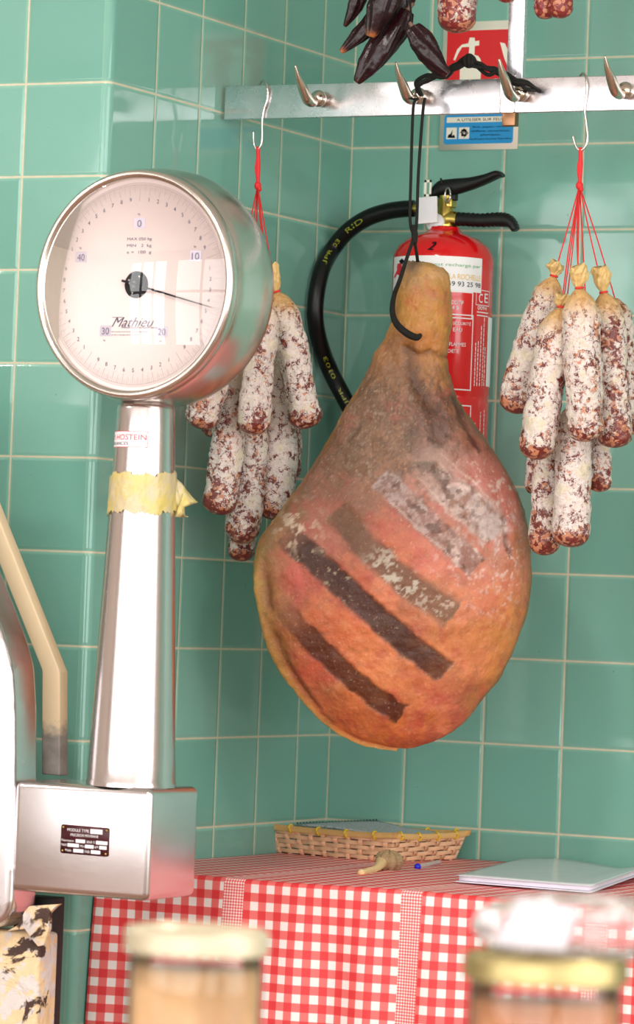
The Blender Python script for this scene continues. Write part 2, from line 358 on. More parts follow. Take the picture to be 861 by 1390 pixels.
# ------------------------------------------------------------------ sausages
def sausage_mat(name, mold, red=(110, 42, 34)):
    n = N(name); oc = n.obj(); rnd = n('ObjectInfo').outputs['Random']
    co = n('VectorMath', dict(operation='ADD'), _0=oc, _1=n('CombineXYZ', None, X=n.math('MULTIPLY', rnd, 7), Y=n.math('MULTIPLY', rnd, 3)).outputs[0]).outputs[0]
    bias = n('Attribute', dict(attribute_name='bias')).outputs['Fac']
    big = n.noise(co, 42, 3, .5, .4); mid = n.noise(co, 150, 5, .65, .6); fine = n.noise(co, 620, 3, .6)
    vor = n('TexVoronoi', None, Vector=co, Scale=190.0, Randomness=1.0)
    meat = n.mix(n.ss(.52, .7, mid), lin(red), lin((164, 88, 64)))
    cs = n('SeparateColor', None, Color=vor.outputs['Color']).outputs[0]
    meat = n.mix(n.math('MULTIPLY', n.ss(.66, .74, cs), .8), meat, lin((206, 140, 104)))
    s = n.math('ADD', n.math('ADD', n.math('MULTIPLY', big, .9), n.math('MULTIPLY', mid, 1.2)), n.math('ADD', n.math('MULTIPLY', fine, .55), bias))
    msk = n.math('MULTIPLY', n.ss(1.26-mold, 1.42-mold, s), n.math('ADD', .84, n.math('MULTIPLY', n.ss(.42, .56, n.noise(co, 330, 4, .7)), .16)))
    powder = n.mix(n.noise(co, 260, 3), lin((214, 200, 196)), lin((240, 234, 226)))
    powder = n.mix(n.ss(.55, .7, big), powder, lin((222, 214, 190)))
    col = n.mix(n.math('MULTIPLY', msk, .95), meat, powder); tpa = n('Attribute', dict(attribute_name='top')).outputs['Fac']; col = n.mix(n.math('MULTIPLY', tpa, n.ss(.42, .60, n.math('ADD', mid, n.math('MULTIPLY', tpa, .18)))), col, n.mix(mid, lin((176, 118, 62)), lin((228, 192, 130))))
    h = n.math('ADD', n.math('MULTIPLY', msk, .5), n.math('ADD', n.math('MULTIPLY', mid, 1.0), n.math('MULTIPLY', n.ss(0, .6, vor.outputs['Distance']), -.5)))
    return n.pbr(color=col, rough=n.math('ADD', n.math('MULTIPLY', msk, .45), .33), normal=n.bump(h, .6, .0016), sss=0.0)
MT['saus'] = sausage_mat('mould_dusted_sausage', .02)
MT['saus_red'] = sausage_mat('dark_red_sausage', -.10, (128, 40, 40))
nn = N('dry_yellow_casing'); co = nn.obj()
MT['casing'] = nn.pbr(color=nn.mix(nn.noise(co, 120, 5, .6), lin((200, 150, 84)), lin((236, 214, 150))), rough=.38, normal=nn.bump(nn.noise(co, 160, 4), .8, .002))
def sausage(pts, r, d, label, group, mat='saus', tip=True, seed=0, tipdir=None, tiplen=22, dend=None):
    """pts: centre line in photo pixels from tied top to round bottom; r: radius in pixels; d: distance from the camera"""
    k = len(pts); dd = np.linspace(d, dend if dend else d, k)
    P = np.array([atd(a, b, q) for (a, b), q in zip(pts, dd)]); rad = np.full(k, 1.)
    P, _ = smooth(P, rad, 60//max(k-1, 1)); n = len(P)
    L = np.concatenate([[0], np.cumsum(np.linalg.norm(np.diff(P, axis=0), axis=1))]); s = np.linspace(0, L[-1], 84)
    # closer rows at the ends
    s = L[-1]*(.5-.5*np.cos(np.linspace(0, math.pi, 84)))
    P = np.stack([np.interp(s, L, P[:, i]) for i in range(3)], 1)
    R = r/F*d; lt = R*1.5; lb = R*.95
    prof = np.where(s < lt, .16+.84*np.sin(np.clip(s/lt, 0, 1)*math.pi/2)**.8, 1.)
    q = np.clip((L[-1]-s)/lb, 0, 1); prof = prof*np.sqrt(np.clip(1-(1-q)**2.6, 0, 1)); prof[-1] = .02
    v = s/L[-1]; prof *= 1+.035*np.sin(v*5+seed)+.025*np.sin(v*13+seed*2)
    m = MB(); m.tube(P, R*prof, 56, cap=True); V = m.verts()
    ax = np.repeat(P, 56, 0); dr = V-ax; ln = np.linalg.norm(dr, axis=1)[:, None]; dr = dr/np.maximum(ln, 1e-6)
    disp = (fbm(V+seed, 55, 3, seed)-.5)*.0052+(fbm(V+seed, 170, 3, seed+5)-.5)*.0048
    ang = np.arctan2(dr[:, 1], dr[:, 0]); vv = np.repeat(v, 56)
    disp = disp-.0012*np.abs(np.sin(ang*4+seed))*sst(.12, 0, vv)
    V = V+dr*disp[:, None]*np.minimum(ln/R, 1)
    bias = -.30*sst(.82, 1, vv)-.06*sst(.1, 0, vv)+.06+(.12*(rng.random()-.5)); fs = m.f
    base = P[-1]+np.array([0, 0, -.0])
    t = thing('sausage', P[-1], label, 'sausage', group)
    make('body', (V, fs), MT[mat], t, attr={'bias': bias, 'top': sst(R*2.3, R*.2, np.repeat(s, 56))*(1. if tip else .5)})
    if tip:
        a = P[0]; up = tipdir if tipdir is not None else (P[0]-P[3]); up = up/np.linalg.norm(up); tl = tiplen/F*d
        rr = [R*.34, R*.16, R*.14, R*.36, R*.52, R*.40]; hh = [-.006, 0, .002, .004+tl*.25, .004+tl*.7, .004+tl]
        m = MB(); m.tube([a+up*h+RT*rng.normal(0, .0006) for h in hh], rr, 40, cap=True, sub=5); V = m.verts()
        cc = a+np.outer((V-a)@up, up); dr = V-cc; th = np.arctan2(dr@RT, dr@FW); hgt = (V-a)@up
        V = cc+dr*(1+.04*np.sin(th*5+seed)*sst(0, .01, hgt)+1.0*(fbm(V+seed, 130, 3, seed)-.5)*sst(0, .006, hgt)+.12*np.sin(th*9+hgt*300))[:, None]+up*(.004*np.sin(th*3+seed)*sst(.5, 1, hgt/(tl+.004)))[:, None]
        make('casing_end', (V, m.f), MT['casing'], t)
        m = MB(); tt = np.linspace(0, 2*math.pi*2, 40); u = np.cross(up, [0, 1., .3]); u /= np.linalg.norm(u); w = np.cross(up, u)
        m.tube([a+up*(.0005+.0018*(x/12.6))+(R*.2+.0006)*(math.cos(x)*u+math.sin(x)*w) for x in tt], .0009, 8); make('twine_tie', m, MT['twine'], t)
    return P[0]
GL, GR = 'salami sausages in the left bunch', 'salami sausages in the right bunch'
LT = {}
LT[1] = sausage([(376, 397), (384, 430), (400, 490), (417, 582)], 22.5, 5.56, 'white-dusted sausage at the right of the left bunch, with puffed yellow casing tip', GL, seed=1, tiplen=34)
LT[2] = sausage([(361, 408), (357, 450), (350, 510), (344, 590)], 21.5, 5.50, 'white-dusted sausage hanging directly beside the dial rim, in front of the left bunch', GL, seed=2, tip=False)
LT[3] = sausage([(368, 478), (380, 540), (381, 620), (370, 706)], 23.5, 5.625, 'white sausage left of the ham edge, centre right of the left bunch', GL, seed=3, tip=False)
LT[4] = sausage([(324, 495), (316, 540), (308, 610), (297, 699)], 22.5, 5.55, 'long white sausage with dark red end, left front in the left bunch', GL, seed=4, tip=False)
LT[5] = sausage([(345, 560), (340, 620), (334, 680), (327, 738)], 23, 5.605, 'sausage partly behind its neighbour, low in the middle of the left bunch', GL, seed=5, tip=False)
LT[6] = sausage([(340, 600), (335, 660), (330, 720), (326, 762)], 20, 5.66, 'dark tipped sausage hanging lowest in the left bunch', GL, seed=6, tip=False)
LT[7] = sausage([(298, 470), (290, 505), (281, 540), (270, 582)], 24, 5.50, 'short looking white sausage peeking out below the dial rim, leftmost of the left bunch', GL, seed=7, tip=False)
LT[8] = sausage([(300, 480), (297, 520), (293, 560), (288, 594)], 15, 5.60, 'sliver of greyish sausage behind the leftmost one under the dial', GL, seed=8, tip=False)
LT[9] = sausage([(375, 490), (386, 540), (389, 600), (386, 655)], 20, 5.685, 'pale sausage at the very back of the left bunch, behind its neighbour by the ham', GL, seed=9, tip=False)
RTp = {}
RTp[1] = sausage([(752, 376), (741, 410), (720, 470), (696, 561)], 22.5, 5.42, 'white sausage slanting down to the left, leftmost of the right bunch', GR, seed=11, tiplen=14)
RTp[2] = sausage([(762, 418), (755, 450), (742, 520), (726, 624)], 24, 5.355, 'red-blotched sausage left of the front white one in the right bunch', GR, seed=12, tiplen=12)
RTp[3] = sausage([(787, 392), (789, 430), (792, 510), (795, 600)], 25.5, 5.33, 'whitest front sausage in the centre of the right bunch', GR, seed=13, tiplen=26)
RTp[4] = sausage([(820, 398), (824, 430), (830, 510), (837, 608)], 24, 5.38, 'white sausage with upright casing tip, right of the front one in the right bunch', GR, seed=14, tiplen=30)
RTp[5] = sausage([(835, 405), (840, 440), (845, 510), (848, 594)], 20, 5.45, 'sausage mostly hidden at the right back of the right bunch', GR, seed=15, tip=False)
RTp[6] = sausage([(784, 545), (779, 600), (778, 670), (774, 743)], 25, 5.40, 'low front sausage with red blotches hanging below the right bunch', GR, seed=16, tip=False)
RTp[7] = sausage([(752, 560), (746, 620), (743, 680), (738, 754)], 20.5, 5.455, 'sausage at the lower left hanging lowest in the right bunch', GR, seed=17, tip=False)
RTp[8] = sausage([(745, 560), (738, 600), (731, 630), (727, 672)], 16, 5.52, 'short pale sausage end behind the lower left of the right bunch', GR, seed=18, tip=False)
RTp[9] = sausage([(800, 540), (808, 580), (813, 620), (815, 668)], 16.5, 5.46, 'sausage end showing below the right bunch, lower right', GR, seed=19, tip=False)
GT = 'red sausages hanging from above'
TT = [sausage([(634, -170), (630, -100), (624, -40), (619, 45)], 26, 5.50, 'dark red sausage end hanging over the top of the red fire sign', GT, 'saus_red', seed=21),
      sausage([(745, -180), (748, -110), (742, -50), (740, 26)], 15.5, 5.44, 'left one of the paired dark sausage ends at the top right of the post', GT, 'saus_red', seed=22),
      sausage([(768, -180), (764, -110), (764, -50), (760, 25)], 16, 5.42, 'right one of the paired dark sausage ends at the top right of the post', GT, 'saus_red', seed=23),
      sausage([(688, -200), (688, -130), (688, -60), (688, 4)], 15, 5.44, 'sausage tip just showing at the top edge above the post', GT, 'saus_red', seed=24)]
def twine(top, knot, tips, label, extra=()):
    t = thing('twine', tips[0], label, 'string')
    m = MB(); m.tube([top+np.array([0, 0, .004]), top*.6+knot*.4+np.array([.001, 0, 0]), knot], [.0024, .0032, .0026], 12, sub=6)
    m.tube([top+np.array([.003, 0, .002]), top*.5+knot*.5+np.array([-.002, -.002, 0]), knot+np.array([.001, 0, 0])], [.0014, .0016, .0014], 8, sub=6); make('loop', m, MT['twine'], t)
    m = MB(); m.sphere(knot, .0052, 16, (1, 1, 1.2)); m.sphere(knot+np.array([.002, 0, -.005]), .0042, 14); make('knot', m, MT['twine'], t)
    for e in tips:
        e = np.array(e); mid = knot*.5+e*.5+np.array([rng.normal(0, .0015), rng.normal(0, .0015), 0])
        m = MB(); m.tube([knot, mid, e], .00095, 8, sub=4); make('strand', m, MT['twine'], t)
kn = aty(350, 252, Y0)
twine(aty(350, 203, Y0), kn, [LT[k] for k in LT], 'red twine fanning out from the left S-hook to the left bunch of sausages')
kn = aty(787, 252, Y0)
twine(aty(788, 204, Y0), kn, [RTp[k] for k in RTp], 'red twine fanning out from the right S-hook to the right bunch of sausages')
TT_i = 0
for p in TT:
    k = ('first', 'second', 'third', 'fourth')[TT_i]; TT_i += 1
    m = MB(); m.tube([p, np.array([p[0], p[1]*.5+(RY-.012)*.5, 1.43]), np.array([p[0], RY-.004, 1.474])], .0011, 8)
    tag(make('hanging_string', m, MT['twine']), 'red string above the '+('fire sign sausage', 'left paired dark sausage', 'right paired dark sausage', 'sausage tip over the post')[TT_i-1], 'string', 'strings above the red sausages')

# ------------------------------------------------------------------ cured ham
Lp = [(556, 354), (549, 358), (544, 366), (540, 378), (536, 398), (534, 420), (533, 436), (528, 448), (520, 465), (510, 485), (500, 506), (485, 530), (471, 553), (460, 574), (449, 592), (437, 612), (425, 631), (406, 658), (382, 689), (367, 709), (357, 726), (348, 748), (344, 765), (342, 782), (343, 800), (345, 818), (349, 837), (355, 856), (363, 876), (373, 895), (386, 916), (401, 936), (418, 956), (436, 974), (456, 989), (474, 999), (498, 1008), (520, 1013), (540, 1016), (549, 1017)]
Rp = [(574, 354), (588, 358), (602, 364), (609, 371), (612, 384), (613, 398), (613, 412), (615, 430), (613, 448), (608, 470), (606, 485), (608, 500), (612, 522), (617, 540), (630, 562), (646, 582), (662, 600), (676, 622), (692, 648), (703, 670), (712, 692), (718, 714), (721, 738), (722, 762), (723, 784), (721, 805), (718, 827), (713, 846), (707, 866), (698, 890), (685, 914), (667, 938), (652, 960), (635, 979), (617, 994), (598, 1004), (580, 1011), (562, 1015.5), (552, 1017)]
DH = 5.53
def build_ham():
    NV, NU = 430, 520
    y0, y1 = 354., 1017.
    s = np.linspace(0, math.pi, NV); ys = y0+(y1-y0)*(.5-.5*np.cos(s))
    ys = .75*ys+.25*np.linspace(y0, y1, NV)
    Lx = np.interp(ys, [b for a, b in Lp], [a for a, b in Lp]); Rx = np.interp(ys, [b for a, b in Rp], [a for a, b in Rp])
    hh = np.interp(ys, [354, 356, 362, 375, 400, 450, 485, 540, 600, 680, 760, 850, 920, 965, 995, 1008, 1014, 1017], [.004, .013, .024, .032, .036, .038, .035, .042, .055, .070, .076, .075, .064, .048, .030, .018, .009, .001])
    k = np.ones(5)/5; hh = np.concatenate([hh[:2], np.convolve(hh, k, 'same')[2:-2], hh[-2:]])
    a = np.linspace(0, 2*math.pi, NU, endpoint=False)
    ca, sa = np.cos(a), np.sin(a)
    cx = (Lx+Rx)/2; hw = (Rx-Lx)/2
    PX = cx[:, None]+hw[:, None]*ca[None]; PY = np.repeat(ys[:, None], NU, 1)
    front = np.repeat((np.sign(sa)*np.abs(sa)**.82)[None], NV, 0); dep = np.where(front > 0, hh[:, None]*front, hh[:, None]*.8*front)
    # the hip side bulges more than the rim side
    dep = dep*(1+.12*np.sin((PX-530)/120.))
    base = CAM[None, None]+(FW[None, None]+RT*((PX-430.5)/F)[..., None]-UP*((PY-650)/F)[..., None])*DH
    P = base-FW*dep[..., None]
    # outward direction
    n = np.cross(np.roll(P, -1, 1)-np.roll(P, 1, 1), np.gradient(P, axis=0)); n /= np.linalg.norm(n, axis=2)[..., None]+1e-12
    ctr = P.mean(1, keepdims=True); n = np.where(((P-ctr)*n).sum(2)[..., None] < 0, -n, n)
    fr = sst(0, .15, front)                              # 1 on the face towards the room
    q = np.stack([PX/100, PY/100, front*.5], 2)
    def seg(pts, w, soft=5):                             # mask of a band along a polyline, in photo pixels
        best = np.full(PX.shape, 1e9); tt = np.zeros(PX.shape); L = 0; tot = sum(math.dist(pts[i], pts[i+1]) for i in range(len(pts)-1))
        jx = PX+(fbm(q, 7, 4, 31)-.5)*11; jy = PY+(fbm(q, 7, 4, 32)-.5)*11
        for i in range(len(pts)-1):
            (ax, ay), (bx, by) = pts[i], pts[i+1]; ll = math.dist(pts[i], pts[i+1]); dx, dy = (bx-ax)/ll, (by-ay)/ll
            t_ = np.clip((jx-ax)*dx+(jy-ay)*dy, 0, ll); dd = np.hypot(jx-ax-dx*t_, jy-ay-dy*t_)
            u = dd < best; best = np.where(u, dd, best); tt = np.where(u, (L+t_)/tot, tt); L += ll
        return sst(w+soft/2, w-soft/2, best)*fr*(sst(0, .012, tt)*sst(1, .988, tt) if w > 10.5 else 1), tt
    S1, t1 = seg([(386, 722), (430, 762), (500, 825), (560, 878), (604, 910)], 17, 7)
    S2, t2 = seg([(374, 812), (420, 866), (480, 923), (546, 970)], 14.5, 6)
    S3, t3 = seg([(455, 690), (500, 745), (550, 790), (615, 832)], 18, 12)
    S4, t4 = seg([(514, 648), (560, 690), (610, 738), (646, 770)], 16.5, 7)
    S5, t5 = seg([(570, 612), (600, 660), (640, 690), (676, 722)], 21, 10)
    S6, t6 = seg([(392, 850), (420, 870)], 9, 12)
    C5, _ = seg([(548, 470), (566, 482), (584, 478), (606, 486)], 2.5, 7)
    C6, _ = seg([(470, 600), (486, 580), (500, 572)], 2.5, 6)
    C1, _ = seg([(560, 590), (578, 630), (600, 655)], 10, 14)
    C2, _ = seg([(556, 478), (560, 512), (590, 560), (596, 590)], 9, 14)
    C3, _ = seg([(612, 540), (636, 590), (650, 610)], 4, 6)
    C4, _ = seg([(684, 700), (686, 735), (692, 752)], 3, 5)
    g = lambda f_, s_, o_=4: fbm(q, f_, o_, s_)
    disp = (g(1.1, 1, 3)-.5)*.016*sst(480, 620, PY)+(g(4, 2, 4)-.5)*.0062+(g(16, 3, 4)-.5)*.0016
    disp += (g(2.4, 21, 3)-.5)*.008*sst(700, 480, PY)
    disp -= .0022*C5+.002*C6
    disp -= .0016*S1*(t1 > .12)+.0014*S2*sst(.25, .5, t2)+.0008*S4+.0008*S3+.0006*S5+.004*C2+.0022*C1+.002*C3+.0015*C4
    # tendon folds down the shank, thick rind lip along the lower left rim
    disp += .0022*np.sin(PX/7.5+g(3, 8)*5)*sst(600, 520, PY)*sst(440, 500, PY)*fr
    lip = np.exp(-((front-.30)/.10)**2)*(PX < 540)*sst(740, 800, PY); disp += .006*lip
    groove = np.exp(-((front-.5)/.07)**2)*(PX < 500)*sst(740, 800, PY)*sst(1000, 930, PY); disp -= .003*groove*sst(.35, .6, g(3, 9))
    # cut end of the shank
    disp += .004*(g(7, 12, 3)-.5)*sst(400, 360, PY)
    P = P+n*disp[..., None]
    # colour
    cp = [((575, 375), (206, 152, 78)), ((560, 420), (204, 146, 66)), ((600, 440), (212, 150, 66)), ((575, 465), (206, 134, 62)), ((560, 362), (150, 122, 92)),
          ((535, 500), (160, 112, 76)), ((600, 500), (196, 134, 72)), ((500, 560), (146, 108, 84)), ((560, 560), (150, 92, 74)), ((610, 570), (176, 106, 82)), ((470, 600), (138, 102, 78)), ((530, 610), (158, 112, 80)),
          ((590, 600), (150, 104, 88)), ((650, 640), (196, 92, 82)), ((430, 660), (150, 104, 84)), ((480, 660), (154, 108, 88)), ((560, 680), (196, 112, 90)), ((690, 700), (196, 90, 68)), ((710, 770), (186, 118, 66)), ((390, 700), (150, 110, 76)), ((440, 720), (190, 112, 92)),
          ((520, 720), (206, 112, 80)), ((600, 760), (216, 112, 86)), ((660, 800), (212, 120, 80)), ((370, 770), (186, 112, 80)), ((400, 790), (206, 96, 82)), ((470, 840), (216, 112, 66)), ((540, 800), (216, 126, 84)), ((600, 860), (222, 136, 82)), ((690, 860), (210, 138, 66)),
          ((352, 800), (176, 140, 66)), ((370, 880), (196, 128, 56)), ((430, 900), (206, 96, 66)), ((470, 960), (208, 112, 56)), ((540, 930), (222, 132, 78)), ((600, 950), (206, 108, 76)), ((660, 920), (214, 138, 66)), ((550, 1000), (212, 118, 48)), ((600, 800), (220, 132, 82)), ((640, 900), (220, 134, 84)), ((345, 740), (150, 118, 74)), ((500, 900), (226, 132, 76))]
    wx = PX+(g(3, 41)-.5)*70; wy = PY+(g(3, 42)-.5)*70; num = 0; den = 0
    for (ax, ay), c in cp:
        w = 1/(((wx-ax)**2+(wy-ay)**2+150)**1.6); num = num+w[..., None]*np.array(lin(c)); den = den+w
    Cc = num/den[..., None]
    def mixc(m_, c): nonlocal Cc; Cc = Cc*(1-m_[..., None])+np.array(lin(c))*m_[..., None]
    f1 = g(7, 51, 5); f2 = g(22, 52, 4); f3 = g(60, 53, 3)
    Cc = Cc*(.82+.36*f1)[..., None]
    mixc(sst(.55, .75, g(3.2, 61, 5))*.40, (196, 70, 70))
    mixc(sst(.58, .78, g(4.5, 62, 5))*.35*sst(720, 800, PY), (232, 160, 100))
    up = sst(760, 600, PY)*sst(700, 560, PX)*sst(470, 530, PY)
    mixc(up*.35, (128, 100, 78)); mixc(sst(.38, .60, f1*.55+f2*.45)*.7*up, (92, 68, 52)); mixc(sst(.56, .66, f1*.4+f2*.6)*.4*up, (186, 158, 134))
    mixc(sst(.62, .72, f3)*.22*up, (206, 190, 160))
    dk = np.exp(-((PX-592)**2/700.+(PY-585)**2/2600.)); mixc(dk*sst(.36, .56, f1*.5+f2*.5)*.85, (70, 52, 46))
    dk = np.exp(-((PX-560)**2/1500.+(PY-660)**2/1800.)); mixc(dk*sst(.42, .6, f1*.5+f2*.5)*.6, (104, 76, 66))
    mixc(np.exp(-((PX-556)**2/160.+(PY-362)**2/60.))*.7, (110, 92, 74)); mixc(np.exp(-((PX-590)**2/220.+(PY-372)**2/60.))*.5, (224, 176, 130))
    mixc(sst(.54, .7, g(6, 81, 5))*.35*sst(640, 700, PY), (178, 66, 62)); mixc(sst(.5, .68, g(2.2, 82, 4))*.3*sst(700, 760, PY)*fr, (168, 84, 48))
    wp = sst(540, 620, PX)*sst(590, 640, PY)*sst(840, 760, PY); mixc(wp*.22*fr, (226, 160, 144))
    # skin rim down the sides
    rim = sst(.42, .12, front)*sst(470, 560, PY); mixc(rim*.7, (170, 118, 58)); mixc(rim*sst(.5, .65, f1)*.6, (120, 84, 50))
    mixc(rim*sst(.5, .62, g(5, 66))*.5*(PX < 560), (200, 156, 76))
    mixc(lip*.75, (204, 160, 78)); mixc(groove*sst(.35, .6, g(3, 9))*.8, (120, 64, 36)); mixc(sst(.5, .2, front)*(PX < 540)*sst(720, 780, PY)*.5, (198, 152, 70))
    mixc(C5*.6, (110, 70, 46)); mixc(C6*.5, (96, 74, 60)); mixc(C1*.6, (78, 62, 52)); mixc(C2*.65, (84, 58, 48)); mixc(C3*.8, (92, 46, 40)); mixc(C4*.8, (96, 34, 30))  # crease shade is painted into the colour, as in the groove above
    mixc(S1*sst(0, .12, t1)*(.93-.12*sst(.85, 1, t1)), (56, 34, 30)); mixc(S1*sst(.35, .0, t1)*.4, (88, 68, 52)); mixc(S1*sst(.45, .62, f2)*.25, (92, 62, 58))
    mixc(S2*sst(0, .35, t2)*.85, (60, 36, 30)); mixc(S2*sst(.5, .1, t2)*.35, (120, 62, 48)); mixc(S6*.2, (110, 60, 46))
    mixc(S3*.82, (96, 74, 54)); mixc(S4*.75, (128, 100, 92)); mixc(S5*.7, (132, 112, 98))
    mold = g(11, 71, 5); mm = g(30, 72, 4)
    near3 = S3*sst(.28, .45, t3)*sst(1.02, .9, t3); mixc(near3*sst(.50, .57, mold*.6+mm*.4)*.85, (198, 186, 168))
    mixc(S4*sst(.40, .62, mold*.75+mm*.25)*.62, (196, 178, 172)); mixc(S5*sst(.38, .58, mold*.75+mm*.25)*sst(.15, .6, t5)*.8, (200, 188, 184))
    area_ = sst(560, 640, PX+PY*.0)*sst(600, 650, PY)*sst(870, 800, PY)*sst(716, 690, PX)*fr
    mixc(area_*sst(.53, .62, mold*.55+mm*.45)*.62, (226, 184, 168))
    mixc(area_*sst(.57, .64, mold*.5+mm*.5)*sst(800, 760, PY)*.6, (232, 206, 194))
    mixc(S1*sst(.60, .66, mold*.5+mm*.5)*sst(.6, .3, t1)*.8, (178, 162, 132))
    mixc(sst(.76, .80, mm)*.35*fr*sst(560, 640, PY), (240, 190, 130))
    spots = sst(.68, .71, g(15, 77, 1))*np.maximum(S5, S4); mixc(spots*.75, (96, 64, 52))
    wl = sst(.54, .60, mold)*np.exp(-((PX-405)**2+(PY-715)**2)/900.)*fr; mixc(wl*.9, (214, 190, 164))
    # thin white scored lines beside the stripes
    for pts in ([(566, 648), (610, 696), (626, 706)], [(530, 682), (590, 738), (625, 770)], [(600, 618), (660, 674), (676, 690)], [(596, 628), (612, 648)]):
        Ln, _ = seg(pts, 1.3, 1.6); mixc(Ln*.4, (222, 200, 184))
    mixc(sst(.50, .66, g(1.6, 91, 5))*.28*fr*sst(560, 640, PY), (150, 98, 66)); mixc(sst(.56, .66, g(9, 92, 5))*.22*fr, (120, 78, 54))
    mixc(rim*(PX > 560)*sst(620, 700, PY)*.5, (132, 92, 54))
    gy = np.exp(-((PX-660)**2/1400.+(PY-712)**2/1500.))*fr; mixc(gy*sst(.36, .6, mold*.6+g(5, 93, 4)*.4)*.8, (196, 180, 172))
    mixc(np.exp(-((PX-600)**2/2600.+(PY-640)**2/2600.))*fr*sst(.4, .62, g(6, 94, 5))*.55, (206, 160, 146))
    lum = Cc.mean(2, keepdims=True); Cc = lum*.08+Cc*.92; Cc = np.clip((Cc-.03)*.86+.010, 0, 1); wet = sst(760, 900, PY)
    n0 = NV*NU; V = P.reshape(-1, 3); f = []
    ii = np.arange(NV-1)[:, None]*NU; jj = np.arange(NU)[None]; jn = (np.arange(NU)+1) % NU
    quads = np.stack([ii+jj, ii+jn[None], ii+NU+jn[None], ii+NU+jj], 2).reshape(-1, 4)
    f = [tuple(r) for r in quads.tolist()]; f.append(tuple(range(NU))[::-1]); f.append(tuple((NV-1)*NU+np.arange(NU)))
    return V, f, Cc.reshape(-1, 3), wet.ravel()
V, f, c, wet = build_ham()
n = N('cured_ham_rind'); oc = n.obj(); va = n('Attribute', dict(attribute_name='tone')).outputs['Color']
fine = n.noise(oc, 260, 6, .62); col = n.mix(n.math('MULTIPLY', n.ss(.58, .72, fine), .22), va, lin((232, 200, 160))); col = n.mix(n.math('MULTIPLY', n.ss(.42, .30, fine), .25), col, lin((86, 50, 38)))
MT['ham'] = n.pbr(color=col, rough=n.math('ADD', .34, n.math('MULTIPLY', n.noise(oc, 60, 4), .32)), normal=n.bump(n.math('ADD', fine, n.noise(oc, 130, 5, .6)), .5, .0012), sss=.06, ssss=.004)
t = tag(make('cured_ham', (V, f), MT['ham'], attr={'tone': c}, base=atd(548, 1017, DH), recalc=True), 'large whole cured ham with dark diagonal stripes hanging in the middle', 'ham')

# cords of the ham
t = thing('ham_cord', atd(556, 455, DH-.05), 'black cord from the second hook, looped around the ham shank and knotted above the rail', 'cord')
yh = RY-.045
def P3(px, py, y): return aty(px, py, y)
hk = P3(566, 138, yh)
dj = 5.495
m = MB(); m.tube([P3(567, 134, yh+.01), P3(562, 141, yh-.008), P3(560, 170, yh-.008), P3(558, 240, yh-.01), P3(557, 300, yh-.012), atd(563, 322, dj)], .0022, 10, sub=6); make('strand', m, MT['cord'], t)
m = MB(); m.tube([P3(577, 134, yh+.01), P3(575, 145, yh), P3(572, 180, yh), P3(568, 240, yh-.004), P3(566, 300, yh-.008), atd(563, 322, dj)], .0022, 10, sub=6); make('strand', m, MT['cord'], t)
m = MB(); m.tube([atd(562, 305, dj), atd(563, 318, dj), atd(563, 330, dj)], [.0035, .0048, .0038], 14, sub=4); make('knot', m, MT['cord'], t)
m = MB(); m.tube([atd(561, 326, dj), atd(552, 352, dj-.01), atd(543, 380, dj-.02), atd(535, 402, dj-.012), atd(533, 424, dj-.008), atd(539, 440, dj-.022), atd(552, 452, dj-.032), atd(565, 458, dj-.03), atd(571, 455, dj-.02)], [.0025, .0026, .003, .0034, .004, .0048, .0052, .005, .003], 14, sub=8); make('shank_loop', m, MT['cord'], t)
m = MB(); m.tube([atd(563, 326, dj), atd(566, 345, dj+.01), atd(570, 362, dj+.035), atd(590, 385, dj+.085)], .0024, 10, sub=6); make('strand', m, MT['cord'], t)
t = thing('knotted_braid', P3(600, 100, yh), 'thick dark braided cord with a knot, lying over the hooks above the rail', 'cord')
ky = yh+.005
for k, (o1, o2) in enumerate(((0, 0), (4, -3), (-3, 4), (2, 5))):
    w = lambda x, y, a=0: P3(x+o1*.5*math.sin(x*.2+k), y+(o2+(2, -2, 2.5, -2.5)[k])*1.1*math.cos(x*.11+k*1.5), ky+.003*math.sin(x*.15+k*2))
    m = MB(); m.tube([P3(573, 130, yh+.012), w(566, 118), w(578, 108), w(592, 100), w(606, 98), w(620, 92), w(632, 85), w(638, 84)], .0029, 9, sub=6)
    m.tube([w(638, 84), w(652, 88), w(664, 96), w(676, 99), w(690, 107), w(704, 110), w(716, 114), P3(724+k*3, 118+k*2, RY-.012)], .0029, 9, sub=6); make('strand', m, MT['cord'], t)
m = MB(); c = P3(638, 83, ky); m.sphere(c, .0095, 18, (1, 1, 1.05))
for k in range(3):
    tt = np.linspace(0, 6.28, 24); m.tube([c+np.array([.007*math.cos(a)*math.cos(k), .007*math.cos(a)*math.sin(k)-.003, .008*math.sin(a)]) for a in tt], .0026, 8)
make('knot', m, MT['cord'], t)

